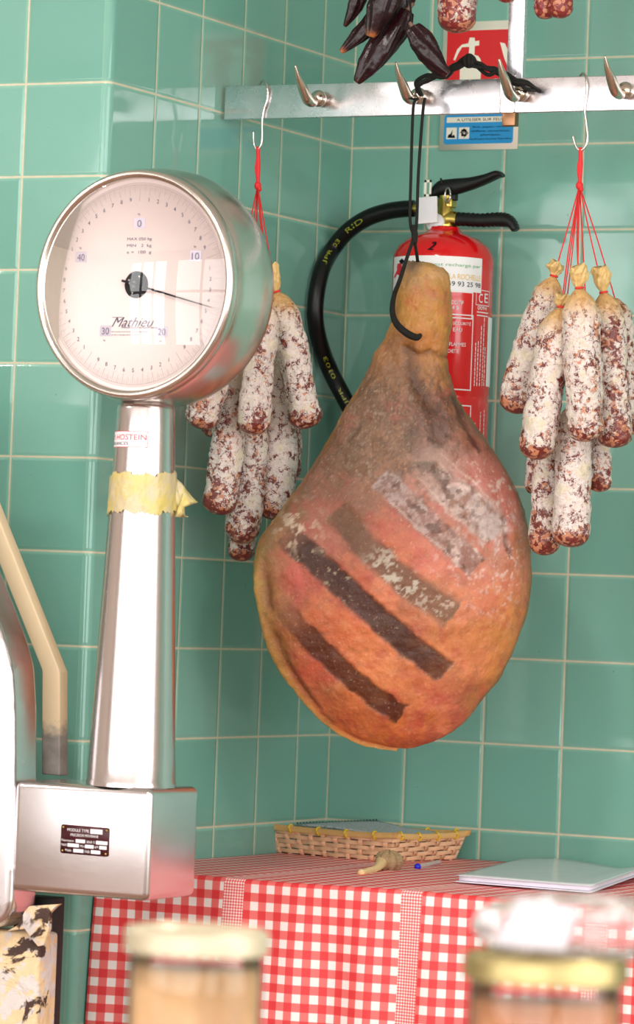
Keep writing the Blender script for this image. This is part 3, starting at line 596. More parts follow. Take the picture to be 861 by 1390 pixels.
# ------------------------------------------------------------------ dried peppers
n = N('dried_pepper_skin'); co = n.obj(); tp = n('Attribute', dict(attribute_name='tip')).outputs['Fac']
z = n.noise(co, 90, 5, .6); colp = n.mix(z, lin((18, 6, 10)), lin((46, 16, 22))); colp = n.mix(n.math('MULTIPLY', tp, n.ss(.3, .6, n.noise(co, 140, 4))), colp, lin((176, 104, 60)))
MT['pepper'] = n.pbr(color=colp, rough=.22, spec=.3, normal=n.bump(n.noise(co, 70, 2), .35, .002))
MT['stem'] = simple('dry_stem', (110, 84, 70), .6)
def pepper(pts, rr, d, label, stem=None, tip=.9, seed=0):
    P, R = smooth(np.array([atd(a, b, d) for a, b in pts]), np.array(rr)/F*d, 14)
    m = MB(); m.tube(P, R, 40); V = m.verts(); ax = np.repeat(P, 40, 0); dr = V-ax; n_ = len(P); v = np.repeat(np.linspace(0, 1, n_), 40)
    th = np.tile(np.arange(40)*2*math.pi/40, n_)
    fac = 1+.12*np.sin(th*3+v*4+seed)+.07*np.sin(th*7+seed+v*9)+.18*(fbm(V+seed, 90, 3, seed)-.5)
    flat_ = dr@FW; dr = dr-np.outer(flat_*.35, FW); V = ax+dr*fac[:, None]
    t = thing('dried_pepper', P[-1], label, 'pepper', 'dried dark peppers'); make('body', (V, m.f), MT['pepper'], t, attr={'tip': tip*sst(.86, 1, v)})
    if stem:
        m = MB(); m.tube([P[0], atd(*stem, d)], [.004, .0022], 12, sub=4); make('stem', m, MT['stem'], t)
    return P[0]
PT = [pepper([(500, -60), (492, -25), (482, 8), (468, 36)], [8, 14, 11, 2], 5.50, 'narrow dried pepper at the top left of the pepper bunch', seed=1, tip=.1),
      pepper([(545, -60), (532, -25), (516, 14), (503, 50)], [10, 22, 19, 6], 5.46, 'front dried pepper with crusty brown tip pointing down', seed=2, tip=.9),
      pepper([(526, 6), (508, 28), (486, 50), (463, 71)], [8, 14, 11, 3], 5.50, 'dried pepper slanting left with an orange tip', seed=3, tip=1.),
      pepper([(553, 14), (540, 36), (518, 66), (500, 90), (484, 112)], [9, 17, 19, 15, 4], 5.485, 'longest dried pepper, slanting down to just above the rail', (562, 4), .05, 4),
      pepper([(560, 36), (570, 54), (582, 72), (594, 88), (608, 101)], [9, 17, 16, 12, 6], 5.45, 'dried pepper lying to the right, pointing at the cord knot', (556, 30), .05, 5),
      pepper([(568, -60), (560, -30), (548, -4), (536, 26)], [8, 15, 17, 12], 5.52, 'dried pepper behind the others at the upper right of the bunch', seed=6, tip=.1)]
t = thing('pepper_string', atd(550, -75, 5.49), 'string holding the dried pepper bunch, above the picture', 'string')
m = MB(); top = np.array([atd(550, -75, 5.49)[0], RY-.004, 1.474])
for p in PT:
    m.tube([p, (p+atd(548, -85, 5.49))/2+np.array([0, 0, .002]), atd(548, -90, 5.49)], .0014, 8, sub=3)
m.tube([atd(548, -90, 5.49), top], .0018, 8); make('strand', m, MT['cord'], t)

# ------------------------------------------------------------------ fire sign
sx0, sz0 = aty(596, 204, -.004)[0], aty(596, 204, -.004)[2]; sx1 = aty(702, 203, -.004)[0]; sz1 = aty(602, 30.5, -.004)[2]
SW, SH = sx1-sx0, sz1-sz0
t = thing('fire_sign', (sx0+SW/2, -.002, sz0), 'red and blue fire extinguisher instruction sign on the tiles behind the rail', 'sign')
m = MB(); m.box((sx0+SW/2, -.002, sz0+SH/2), (SW, .0036, SH)); make('board', m, MT['sign_cream'], t)
sf = lambda lift: (lambda u, v: np.array([sx0+u*SW, -.0039-lift, sz0+v*SH], float))
m = MB(); rect(m, .055, .285, .945, .93, sf(.0002)); make('red_panel', m, MT['sign_red'], t)
m = MB(); flat(m, [(a, b) for a, b in rrect(.055, .045, .945, .275, .03)], sf(.0002)); make('blue_panel', m, MT['sign_blue'], t)
m = MB(); q = sf(.0006)                                     # extinguisher pictogram
flat(m, [(.235, .30), (.235, .675), (.26, .71), (.30, .728), (.34, .73), (.345, .80), (.325, .802), (.25, .80), (.20, .745), (.17, .70), (.145, .705), (.19, .785), (.25, .822), (.33, .83), (.345, .875), (.41, .872), (.415, .845), (.47, .848), (.47, .81), (.415, .808), (.415, .738), (.46, .73), (.49, .708), (.505, .68), (.505, .30)], q)
flat(m, [(.62, .50), (.66, .53), (.74, .515), (.80, .46), (.86, .42), (.92, .40), (.90, .56), (.84, .52), (.76, .545), (.68, .55)], q)
flat(m, [(.735, .83), (.80, .82), (.87, .73), (.90, .66), (.93, .62), (.93, .58), (.86, .62), (.80, .70)], q)
flat(m, [(.745, .70), (.80, .62), (.88, .55), (.93, .54), (.93, .46), (.84, .50), (.77, .58)], q)
flat(m, [(.87, .86), (.92, .78), (.935, .70), (.90, .72), (.87, .79)], q); make('pictogram', m, MT['sign_cream'], t)
m = MB(); frame(m, .285, .655, .455, .70, .007, sf(.0009)); make('pictogram_label', m, MT['sign_red'], t)
m = MB(); rect(m, .09, .213, .91, .255, sf(.0005)); rect(m, .09, .085, .225, .175, sf(.0005)); rect(m, .25, .085, .385, .175, sf(.0005)); make('text_band', m, MT['sign_cream'], t)
m = MB(); lay(m, 'A UTILISER SUR FEUX', .22, .222, .62, .022, sf(.0009))
for k, s_ in enumerate(('Bois, papier, carton,', 'chiffons, caoutchouc,', 'plastiques,', 'hydrocarbures liquides')):
    w = (.46, .50, .26, .53)[k]; lay(m, s_, .66-w/2, .165-.031*k, w, .018, sf(.0009))
lay(m, 'FEU', .62, .288, .14, .018, sf(.0009))
q = sf(.0009); flat(m, [(.105, .095), (.21, .093), (.19, .12), (.165, .11), (.17, .16), (.145, .125), (.12, .12)], q)
frame(m, .285, .105, .35, .158, .016, q); flat(m, [(.30, .118), (.337, .145), (.332, .152), (.296, .125)], q); flat(m, [(.262, .13), (.318, .168), (.375, .13), (.318, .092), (.318, .10), (.36, .13), (.318, .158), (.277, .13)], q); make('lettering', m, MT['ink'], t)

# ------------------------------------------------------------------ fire extinguisher
EX, EY, ER = .2065, -.090, .0763
t = thing('fire_extinguisher', (EX, EY, .42), 'red fire extinguisher with white label and black hose on the wall behind the ham', 'fire extinguisher')
zt = aty(602, 345, EY)[2]; zn = aty(602, 309, EY)[2]; zb = zt-.46
zg = aty(640, 537, EY-.06)[2]
m = MB(); prof = [(.001, zb), (ER*.8, zb), (ER*.95, zb+.006), (ER, zb+.02), (ER, zg-.006), (ER-.0016, zg-.003), (ER-.0016, zg+.001), (ER, zg+.004), (ER, zt-.012), (ER-.0015, zt-.002), (ER*.90, zt+.010), (ER*.70, zt+.0225), (ER*.45, zt+.030), (ER*.36, zt+.033), (ER*.31, zt+.037), (ER*.30, zn)]
m.lathe(prof, (EX, EY, 0), n=96); make('cylinder', m, MT['red'], t, angle=50)
def hit(px, py, r=ER):
    d = ray(px, py); ox, oy = CAM[0]-EX, CAM[1]-EY; a = d[0]**2+d[1]**2; b = 2*(ox*d[0]+oy*d[1]); c = ox*ox+oy*oy-r*r
    s_ = (-b-math.sqrt(max(b*b-4*a*c, 0)))/(2*a); p = CAM+d*s_; return math.atan2(p[1]-EY, p[0]-EX), p[2]
def ecyl(lift): return lambda u, v: np.array([EX+(ER+lift)*math.cos(u), EY+(ER+lift)*math.sin(u), v])
def elabel(name, x0, x1, ya, yb, mat, lift, kind='rect', tw=.0016):
    ym = (ya+yb)/2; a0, a1 = hit(x0, ym)[0], hit(x1, ym)[0]; z0 = hit((x0+x1)/2, yb)[1]; z1 = hit((x0+x1)/2, ya)[1]; m = MB()
    if kind == 'rect': rect(m, a0, z0, a1, z1, ecyl(lift), 24, 1)
    else:
        q = ecyl(lift); ta = tw/ER; rect(m, a0, z0, a1, z0+tw, q, 24, 1); rect(m, a0, z1-tw, a1, z1, q, 24, 1); rect(m, a0, z0, a0+ta, z1, q); rect(m, a1-ta, z0, a1, z1, q)
    return make(name, m, mat, t)
def etext(mb, s, x0, x1, yb, h, lift=.0010, shear=0):
    a0, zz = hit(x0, yb); a1 = hit(x1, yb)[0]; zz = hit((x0+x1)/2, yb)[1]; lay(mb, s, a0, zz, a1-a0, h, ecyl(lift), shear)
elabel('white_label', 535, 654, 347, 394, MT['wlab'], .0004)
elabel('label_frame', 543, 642, 394, 431, MT['wlab'], .0004, 'frame', .0016); elabel('label_frame', 543, 641, 425, 528, MT['wlab'], .0005, 'frame', .0016); elabel('label_frame', 545, 638, 548, 640, MT['wlab'], .0005, 'frame', .0016)
elabel('white_sticker', 661, 668.5, 431, 526, MT['wlab'], .0004)
elabel('label_frame', 646, 664, 394, 415, MT['wlab'], .0006, 'frame', .0009)
px_m = 1/903.
m = MB(); etext(m, 'Cet extincteur est rechargé par', 540, 652, 362, .0062); make('lettering', m, MT['inkg'], t)
m = MB(); etext(m, 'EXTINCT SECURITE LA ROCHELLE', 548, 652, 378, .0080); make('lettering', m, MT['inky'], t)
m = MB(); etext(m, 'Tel 05 59 93 25 98', 578, 652, 388, .0070); make('lettering', m, MT['ink'], t)
m = MB()
for s_, x0, x1, y in (('ADDITIF', 609, 629, 413), ('44 B', 610, 623, 420), ('DE SÉCURITÉ', 606, 639, 441), ("EAU", 615, 627, 450), ('FLAMMES', 610, 632, 470), ('GACHETTE', 602, 622, 479)): etext(m, s_, x0, x1, y, .0056)
etext(m, '0094', 648, 660, 421, .0058)
etext(m, 'C', 649.5, 654.5, 411, .0135); etext(m, 'E', 657, 661.5, 411, .0135)
for k in range(2): a0 = hit(647, 426)[0]; a1 = hit(662, 426)[0]; z_ = hit(655, 425+k*4.5)[1]; rect(m, a0, z_, a1, z_+.0014, ecyl(.001), 4, 1)
rr_ = random.Random(3)
for k, xx in enumerate((644.5, 648, 651.5, 655, 657.5)):                    # upright small print
    a0 = hit(xx, 480)[0]; z = hit(xx, 524)[1]; ztop = hit(xx, (468, 462, 448, 436, 474)[k])[1]
    while z < ztop: L_ = rr_.uniform(.002, .007); rect(m, a0, z, a0+.0011/ER*1.5, z+L_, ecyl(.0008)); z += L_+.0013
for k, xx in enumerate((643, 650, 655)):
    a0 = hit(xx, 600)[0]; z = hit(xx, 640)[1]; ztop = hit(xx, (575, 560, 556)[k])[1]
    while z < ztop: L_ = rr_.uniform(.002, .007); rect(m, a0, z, a0+.0011/ER*1.5, z+L_, ecyl(.0008)); z += L_+.0013
make('lettering', m, MT['wlab'], t)
m = MB()
for e_ in (0, .8, 1.6): etext(m, '2', 579+e_, 590+e_, 343, .013, lift=.0004, shear=.5)
for i, V_ in enumerate(m.v):                                              # the marker digit sits on the sloping shoulder
    for k in range(len(V_)):
        z = V_[k][2]+.0045; a_ = math.atan2(V_[k][1]-EY, V_[k][0]-EX); rz = np.interp(z, [zt-.012, zt-.002, zt+.010, zt+.0225, zt+.030], [ER, ER-.0015, ER*.90, ER*.70, ER*.45])+.0012
        V_[k] = (EX+rz*math.cos(a_), EY+rz*math.sin(a_), z)
make('marker_digit', m, MT['ink'], t)
m = MB(); q_ = ecyl(.0012)                                                 # little red ribbon figure on the white label
def _q(px, py): a_, z_ = hit(px, py); return (a_, z_)
flat(m, [_q(*p) for p in ((541, 358), (545, 357), (547, 362), (545, 370), (546, 380), (543, 374), (540, 372), (537, 378), (536, 376), (540, 367), (540, 362))], q_); make('ribbon_emblem', m, MT['inkr'], t)
m = MB(); flat(m, [_q(*p) for p in ((543, 354), (547, 351), (550, 354), (547, 359), (544, 357))], q_); make('ribbon_emblem', m, MT['ink'], t)
# valve
m = MB(); m.lathe([(.001, zn-.004), (.0155, zn-.004), (.0165, zn), (.0165, zn+.004), (.014, zn+.006), (.0125, zn+.018), (.0125, zn+.030), (.0105, zn+.033), (.0105, zn+.048), (.001, zn+.048)], (EX, EY, 0), n=40)
vx = lambda px, py: aty(px, py, EY)
m.tube([vx(603, 297), vx(622, 298)], [.013, .0115], 24); m.tube([vx(606, 285), vx(560, 283)], [.007, .0072], 20)
m.box(vx(606, 276), (.026, .018, .014), bev=.002); make('valve', m, MT['brass'], t, angle=45)
m = MB(); m.lathe([(.017, zn-.002), (.0195, zn-.002), (.0195, zn+.001), (.017, zn+.001)], (EX, EY, 0), n=40); make('neck_ring', m, MT['blackp'], t)
def lever(name, pts, h, w, ridges=False):
    m = MB(); P, R = smooth(np.array([vx(*p) for p in pts]), np.array(h)/905., 10); u = np.array([0, 1., 0])
    tn = np.gradient(P, axis=0); tn /= np.linalg.norm(tn, axis=1)[:, None]; rows = []
    for i, p in enumerate(P):
        vv = np.cross(tn[i], u); vv /= np.linalg.norm(vv); a = np.linspace(0, 2*math.pi, 20, endpoint=False)
        r = R[i]*(1+(.10*math.sin(i*1.9) if ridges else 0)); e = .7
        rows.append(p+np.outer(np.sign(np.sin(a))*np.abs(np.sin(a))**e*r, vv)+np.outer(np.sign(np.cos(a))*np.abs(np.cos(a))**e*w, u))
    P = np.array(rows); m.grid(P, True); b = m.n-len(P)*20; m.f.append(tuple(range(b, b+20))[::-1]); m.f.append(tuple(range(m.n-20, m.n))); return make(name, m, MT['blackp'], t)
lever('squeeze_lever', [(588, 265), (600, 256), (620, 253), (640, 249), (660, 243), (675, 237), (682, 238)], [5, 11, 11, 8.5, 6.5, 5.5, 2.5], .011)
lever('carry_handle', [(618, 297), (635, 298), (655, 299), (675, 298), (688, 299), (696, 304), (700, 312)], [9, 9, 9, 9.5, 9, 6.5, 4.5], .010, True)
m = MB(); m.tube([vx(604, 252)-np.array([0, .01, 0]), vx(602.5, 243)-np.array([0, .01, 0])], .0016, 8); m.box(vx(614, 268), (.016, .012, .010), bev=.002); make('lever_pivot', m, MT['blackp'], t)
m = MB(); c = vx(614, 267)-np.array([0, .016, 0]); m.tube([c+np.array([.0058*math.cos(a), -.003*math.cos(a), .0115*math.sin(a)]) for a in np.linspace(0, 2*math.pi, 30)], .0014, 8); make('pull_ring', m, MT['chrome'], t)
m = MB(); c = vx(597, 304)-np.array([0, .012, 0]); m.lathe([(.001, 0), (.0135, 0), (.0145, .004), (.0135, .009), (.001, .0095)], c+np.array([0, .002, 0]), (0, -1, 0), 32); make('pressure_gauge', m, MT['wlab'], t)
m = MB(); c = vx(592, 288)-np.array([0, .030, 0]); m.box(c, (.0325, .003, .040), ax=[[.995, 0, .06], [0, 1, 0], [-.06, 0, .995]], bev=.0008); make('paper_tag', m, MT['paper'], t)
m = MB(); c2 = vx(592, 258)-np.array([0, .029, 0]); frame(m, -.006, -.013, .006, .012, .0035, lambda u, v: c2+np.array([u, 0, v])); make('tag_clip', m, MT['sign_cream'], t)
# hose
hp = [(562, 283), (545, 284), (522, 288), (497, 297), (472, 314), (452, 338), (438, 364), (431, 392), (428, 420), (430, 446), (437, 474), (448, 502), (461, 528), (474, 552), (500, 600), (540, 660)]
hy = [EY, EY, EY, EY, EY+.004, EY+.01, EY+.014, EY+.016, EY+.016, EY+.016, EY+.014, EY+.01, EY+.008, EY+.006, EY-.0, EY+.02]
hp3 = []
for (a, b), y in zip(hp, hy):
    p = aty(a, b, y); p2 = atx(a, b, .0155); hp3.append(p if p[0] > .0155 else p2)
m = MB(); m.tube(hp3, .0128, 24, sub=8); make('hose', m, MT['black'], t)
def hose_text(s, i0, i1, x0, x1, h):
    P, _ = smooth(np.array(hp3), np.ones(len(hp3)), 8); L = np.concatenate([[0], np.cumsum(np.linalg.norm(np.diff(P, axis=0), axis=1))]); l0, l1 = L[i0*8], L[i1*8]
    m = MB()
    view = lambda p: (CAM-p)/np.linalg.norm(CAM-p)
    def fn(u, v):
        l = l0+(l1-l0)*u; p = np.array([np.interp(l, L, P[:, k]) for k in range(3)]); p2 = np.array([np.interp(l+.002, L, P[:, k]) for k in range(3)]); tn = (p2-p)/np.linalg.norm(p2-p)
        sd = np.array([.45, -.89, 0]); sd -= tn*(sd@tn); sd /= np.linalg.norm(sd); w = np.cross(tn, sd); a = v/.0130; return p+.01315*(math.cos(a)*sd+math.sin(a)*w)
    lay(m, s, x0, -h/2, x1-x0, h, fn); make('hose_print', m, MT['inkyel'], t)
hose_text('JPR', 6, 3, .0, .26, .0072); hose_text('03', 6, 3, .42, .58, .0066); hose_text('RID', 6, 3, .72, 1., .0072)
hose_text('JPR', 13, 10, .0, .28, .0066); hose_text('03 03', 13, 10, .42, .95, .0062)
m = MB(); m.box((EX, -.007, zt-.03), (.05, .012, .05), bev=.002); make('wall_bracket', m, MT['blackp'], t); m = MB(); m.lathe([(ER+.0003, zb+.05), (ER+.0018, zb+.05), (ER+.0018, zb+.07), (ER+.0003, zb+.07)], (EX, EY, 0), n=64); make('strap', m, MT['blackp'], t)

# ------------------------------------------------------------------ weighing scale
BXY = -1.062
t = thing('weighing_scale', (.17, -1.0, -.06), 'large stainless steel dial weighing scale on a column, at the left', 'scale')
xl = aty(19, 1063, BXY)[0]; xr = aty(206, 1072, BXY)[0]; z1 = aty(206, 1071, BXY)[2]; z0 = aty(203, 1224, BXY)[2]; yb_ = atx(272, 1073, xr)[1]
m = MB(); m.box(((xl+xr)/2, (BXY+yb_)/2, (z0+z1)/2), (xr-xl, yb_-BXY, z1-z0), bev=.010, seg=6)
V = m.verts(); fr_ = V[:, 1] < BXY+.001
box = make('mechanism_box', m, MT['steel_box'], t, angle=60)
# column
CX, CY = aty(178, 1065, -1.004)[0], -1.004; zc1 = aty(197, 548, CY)[2]; zc0 = z1-.001
r0_, r1_ = 60/F*5.09, 39.5/F*5.06
m = MB(); H = zc1-zc0
m.lathe([(r0_+.001, zc0), (r0_+.001, zc0+.006), (r0_, zc0+.008)]+[(r0_+(r1_-r0_)*k, zc0+.008+(H-.016)*k) for k in np.linspace(0, 1, 14)[1:]]+[(r1_-.001, zc1-.004), (r1_-.005, zc1), (.001, zc1)], (CX, CY, 0), n=96)
col_ = make('column', m, MT['steel'], t, angle=50)
# dial drum
FC = aty(183, 386, -1.05); al = math.radians(2.2); nrm = np.array([-math.sin(al), -math.cos(al), 0]); dx = np.array([math.cos(al), -math.sin(al), 0]); dz = np.array([0, 0, 1.])
prof = [(.1365, .004), (.1375, -.004), (.1400, -.0075), (.1435, -.0085), (.1470, -.0060), (.1492, .000), (.1497, .006), (.1487, .0085), (.1487, .010), (.1500, .012), (.1522, .022), (.1548, .038), (.1563, .055), (.1562, .070), (.1540, .086), (.1495, .100), (.1420, .112), (.131, .121), (.110, .129), (.08, .134), (.04, .1365), (.001, .137)]
pr = []
for (a, b), (c_, d_) in zip(prof[:-1], prof[1:]): pr += [(a, b)]
pr.append(prof[-1])
m = MB(); m.lathe(pr, FC, -nrm, n=160); make('dial_housing', m, MT['chrome'], t, angle=60)
nn = N('dial_enamel'); MT['dial'] = nn.pbr(color=nn.mix(nn.noise(nn.obj(), 8, 3), lin((232, 214, 212)), lin((238, 224, 222))), rough=.45)
m = MB(); m.lathe([(.1375, .003), (.1375, .0045), (.001, .0045)], FC, -nrm, n=96); m.lathe([(.1375, .003), (.132, .0045)], FC, -nrm, n=96)
face = make('dial_face', m, MT['dial'], t)
def dm(lift=.0005): return lambda u, v: FC+dx*u+dz*v-nrm*(.0045-lift)
MT['tick'] = simple('grey_print', (176, 162, 168), .5, bump=0); MT['lilac'] = simple('lilac_print', (206, 198, 214), .5, bump=0)
m = MB(); q = dm()
for k in range(500):
    if k % 2 and False: pass
    th = 2*math.pi*k/500; long_ = k % 10 == 0; mid = k % 5 == 0
    if not mid and k % 2: continue
    ro, ri = .1285, .108 if k % 100 == 0 else (.116 if long_ else (.119 if mid else .1225)); w = .00022 if long_ else .00014
    s_, c_ = math.sin(th), math.cos(th); m.add([q(s_*ri-c_*w, c_*ri+s_*w), q(s_*ri+c_*w, c_*ri-s_*w), q(s_*ro+c_*w, c_*ro-s_*w), q(s_*ro-c_*w, c_*ro+s_*w)], [(0, 1, 2, 3)])
for rr in (.1288, .1318):
    th = np.linspace(0, 2*math.pi, 181); m.grid(np.array([[q(math.sin(a)*r_, math.cos(a)*r_) for a in th] for r_ in (rr, rr+.0004)]))
make('graduation', m, MT['tick'], t)
for k in range(50):
    m = MB()
    if k % 10 == 0: continue
    th = 2*math.pi*k/50; V_, _ = text(str(k % 10)); h = .0052; w = V_[:, 0].max()*h; lay(m, str(k % 10), math.sin(th)*.1105-w/2, math.cos(th)*.1105-h/2, None, h, q); make('numeral', m, MT['inkb'], t)
for s_, u, v in (('0', .001, .079), ('10', .087, .036), ('20', .041, -.061), ('30', -.044, -.060), ('40', -.086, .036)):
    mB = MB(); mL = MB(); rect(mB, u-.0085, v-.0065, u+.0085, v+.0075, dm(.0004)); w = .0045*len(s_)+.002; lay(mL, s_, u-w/2, v-.0045, w, .009, dm(.0007)); lay(mL, 'kg', u-.003, v+(.0105 if v > 0 else -.0135), None, .0035, q); fb = make('figure_box', mB, MT['lilac'], t); make('figure', mL, MT['inkb'], fb)
mL = MB()
for s_, v in (('MAX 050 kg', .0560), ('MIN   2  kg', .0475), ('e =  100  g', .0390)): lay(mL, s_, -.0165, v, .037, .0050, q)
make('lettering', mL, MT['inkb'], t)
m = MB(); lay(m, 'Mathieu', -.0350, -.0545, .064, .0125, q, shear=.55); rect(m, -.020, -.0560, .034, -.0552, q); rect(m, -.0345, -.0425, -.018, -.0418, q); make('maker_name', m, MT['inkb'], t)
m = MB()
for k, (w1) in enumerate((.055, .042)):
    x = -.035
    while x < -.035+w1: L_ = rr_.uniform(.001, .004); rect(m, x, -.0615-.004*k, x+L_, -.0602-.004*k, q); x += L_+.0009
make('small_print', m, MT['tick'], t)
m = MB(); th = math.radians(104.5); dn = (math.sin(th), math.cos(th)); pn = (-dn[1], dn[0]); qn = dm(.006)
m.add([qn(dn[0]*a+pn[0]*b, dn[1]*a+pn[1]*b) for a, b in ((-.02, .0016), (.075, .0010), (.121, .0003), (.121, -.0003), (.075, -.0010), (-.02, -.0016))]+[qn(dn[0]*a+pn[0]*b, dn[1]*a+pn[1]*b)-nrm*.0008 for a, b in ((-.02, .0016), (.075, .0010), (.121, .0003), (.121, -.0003), (.075, -.0010), (-.02, -.0016))], [(0, 1, 2, 3, 4, 5), (11, 10, 9, 8, 7, 6)]+[(i, (i+1) % 6, (i+1) % 6+6, i+6) for i in range(6)])
make('needle', m, MT['ink'], t)
m = MB(); m.lathe([(.001, -.0100), (.0155, -.0100), (.0175, -.0085), (.0175, -.0045), (.0175, -.002)][::-1], FC-nrm*.012, nrm*-1, n=48)
hub = make('hub', m, MT['ink'], t, recalc=True)
m = MB(); m.lathe([(.001, .0), (.0036, .0), (.0040, -.001), (.0040, -.0025)][::-1], FC-nrm*.001+nrm*.0, -nrm, n=32)
for a in (30, 200, 300): m.sphere(FC+dx*.0115*math.sin(math.radians(a))+dz*.0115*math.cos(math.radians(a))+nrm*-.0015, .0015, 10)
make('hub_screw', m, MT['chrome'], hub)
nn = N('clear_dial_glass'); fr2 = nn('Fresnel', None, IOR=1.5); gl = nn('BsdfGlossy', None, Roughness=.01); tr = nn('BsdfTransparent', None, Color=(.97, .97, .97))
sh = nn('MixShader', None, _0=fr2.outputs[0], _1=tr.outputs[0], _2=gl.outputs[0]); nn.t.links.new(sh.outputs[0], nn.out.inputs[0]); MT['glass'] = nn.m
m = MB(); m.lathe([(.1372, -.0035)]+[(.1372*math.sin(a)/math.sin(.2), -.0035-.1372*(math.cos(a)-math.cos(.2))/math.sin(.2)) for a in np.linspace(.2, .0005, 16)[1:]], FC, -nrm, n=128); make('glass', m, MT['glass'], t)
# name plate on the box
MT['plate'] = simple('engraved_brown_plate', (70, 26, 34), .35, var=.2, spec=.3)
c0 = aty(115, 1141, BXY-.001); bx = lambda lift=.0006: (lambda u, v: np.array([c0[0]+u*math.cos(.03)-v*math.sin(.03)*-1*0, BXY-lift, c0[2]+v-u*.012]))
m = MB(); V2 = [bx(.0002)(a, b) for a, b in rrect(-.0355, -.0185, .0355, .0185, .003)]; k = len(V2); m.add(V2+[p+np.array([0, -.0010, 0]) for p in V2], [tuple(range(k, 2*k))]+[(i, (i+1) % k, (i+1) % k+k, i+k) for i in range(k)]); pl = make('name_plate', m, MT['plate'], t)
m = MB(); q2 = bx(.0015)
lay(m, 'MODULE TYPE', -.026, .0105, .032, .0038, q2); rect(m, .008, .0095, .026, .0155, q2)
lay(m, 'PRECISION MOYENNE', -.021, .0045, .041, .0034, q2)
for (x0, x1, y) in ((-.013, .001, -.0035), (.017, .034, -.0035), (-.025, -.008, -.0095), (.001, .014, -.0095), (.022, .033, -.0095), (-.016, -.001, -.0160), (.010, .024, -.0160)): rect(m, x0, y, x1, y+.0045, q2)
for s_, x, y, w in (('Numero', -.034, -.003, .018), ('sous n', .003, -.003, .012), ('MAX', -.034, -.009, .008), ('Min', -.006, -.009, .006), ('e=', .0155, -.009, .005), ('Poids', -.028, -.0155, .009), ('FAB', .001, -.0155, .007)): lay(m, s_, x, y, w, .0032, q2)
make('plate_lettering', m, MT['wlab'], pl)
m = MB()
for sx_ in (-.032, .032):
    for sz_ in (-.015, .015): m.sphere(bx(.0014)(sx_, sz_), .0016, 10)
make('rivet', m, MT['brass'], pl)
# sticker and tape on the column
def colr(z): return r0_+(r1_-r0_)*np.clip((z-zc0-.008)/(H-.016), 0, 1)
def hitc(px, py):
    z = aty(px, py, CY-.045)[2]; r = colr(z); d = ray(px, py); ox, oy = CAM[0]-CX, CAM[1]-CY; a = d[0]**2+d[1]**2; b = 2*(ox*d[0]+oy*d[1]); c = ox*ox+oy*oy-r*r
    s_ = (-b-math.sqrt(max(b*b-4*a*c, 0)))/(2*a); p = CAM+d*s_; return math.atan2(p[1]-CY, p[0]-CX), p[2]
def ccol(lift): return lambda u, v: np.array([CX+(colr(v)+lift)*math.cos(u), CY+(colr(v)+lift)*math.sin(u), v])
a0, zz0 = hitc(154, 606); a1, zz1 = hitc(201, 606); zt_ = hitc(178, 585)[1]; zz = hitc(178, 607)[1]
m = MB(); rect(m, a0, zz, a1, zt_, ccol(.0004), 16, 2); st = make('sticker', m, MT['paper'], t)
m = MB(); q = ccol(.0008); tw = .0007; rect(m, a0, zz, a1, zz+tw, q, 16, 1); rect(m, a0, zt_-tw, a1, zt_, q, 16, 1); rect(m, a0, zz, a0+tw*25, zt_, q); rect(m, a1-tw*25, zz, a1, zt_, q)
lay(m, 'H. HOSTEIN', a0+.06, zz+.0095, (a1-a0)-.12, .0072, q); make('sticker_lettering', m, MT['inkr'], st)
m = MB(); lay(m, 'BALANCES', a0+.08, zz+.0028, (a1-a0)*.55, .0042, q); make('sticker_lettering', m, MT['ink'], st)
nn = N('yellowed_adhesive_tape'); co = nn.obj(); cc_ = nn.mix(nn.ss(.4, .65, nn.noise(co, 30, 4)), lin((206, 190, 150)), lin((216, 196, 112)))
MT['tape'] = nn.pbr(color=cc_, rough=.3, normal=nn.bump(nn.noise(co, 70, 5), .9, .003), alpha=.9, coat=.3)
z_hi, z_lo = hitc(190, 644)[1], hitc(190, 697)[1]
NA, NZ = 150, 16; P = np.zeros((NZ+1, NA, 3))
for i in range(NZ+1):
    for j in range(NA):
        a = 2*math.pi*j/NA; zz = z_lo+(z_hi-z_lo)*i/NZ+(.0025*math.sin(a*3+1)+.0016*math.sin(a*11)+.0012*rng.normal())*(1 if i in (0, NZ) else .3)-.003*math.sin(a-1.2)
        r_ = colr(zz)+.0012+.0022*fbm(np.array([math.cos(a)*3, math.sin(a)*3, i*.25]), 1.6, 3, 4); P[i, j] = (CX+r_*math.cos(a), CY+r_*math.sin(a), zz)
m = MB(); m.grid(P, True); tp = make('tape_wrap', m, MT['tape'], t)
# loose torn ends of the tape at the right
m = MB(); dC = float((np.array([CX, CY, (z_hi+z_lo)/2])-CAM)@FW)-.004; G = []
for (pp) in ([(232, 648), (240, 650), (247, 656), (252, 664), (262, 676), (269, 682)], [(233, 660), (241, 662), (248, 668), (252, 676), (256, 682), (263, 684)], [(233, 675), (240, 676), (246, 680), (247, 684), (249, 687), (250, 688)], [(234, 690), (240, 692), (245, 694), (248, 695), (250, 698), (252, 700)], [(234, 702), (240, 702), (245, 702), (249, 702), (253, 702), (256, 702)]):
    G.append([atd(a, b, dC+.010*math.sin(a*.35+b*.2)) for a, b in pp])
m.grid(np.array(G)); o = make('tape_loose_end', m, MT['tape'], tp); sm = o.modifiers.new('s', 'SOLIDIFY'); sm.thickness = .0008
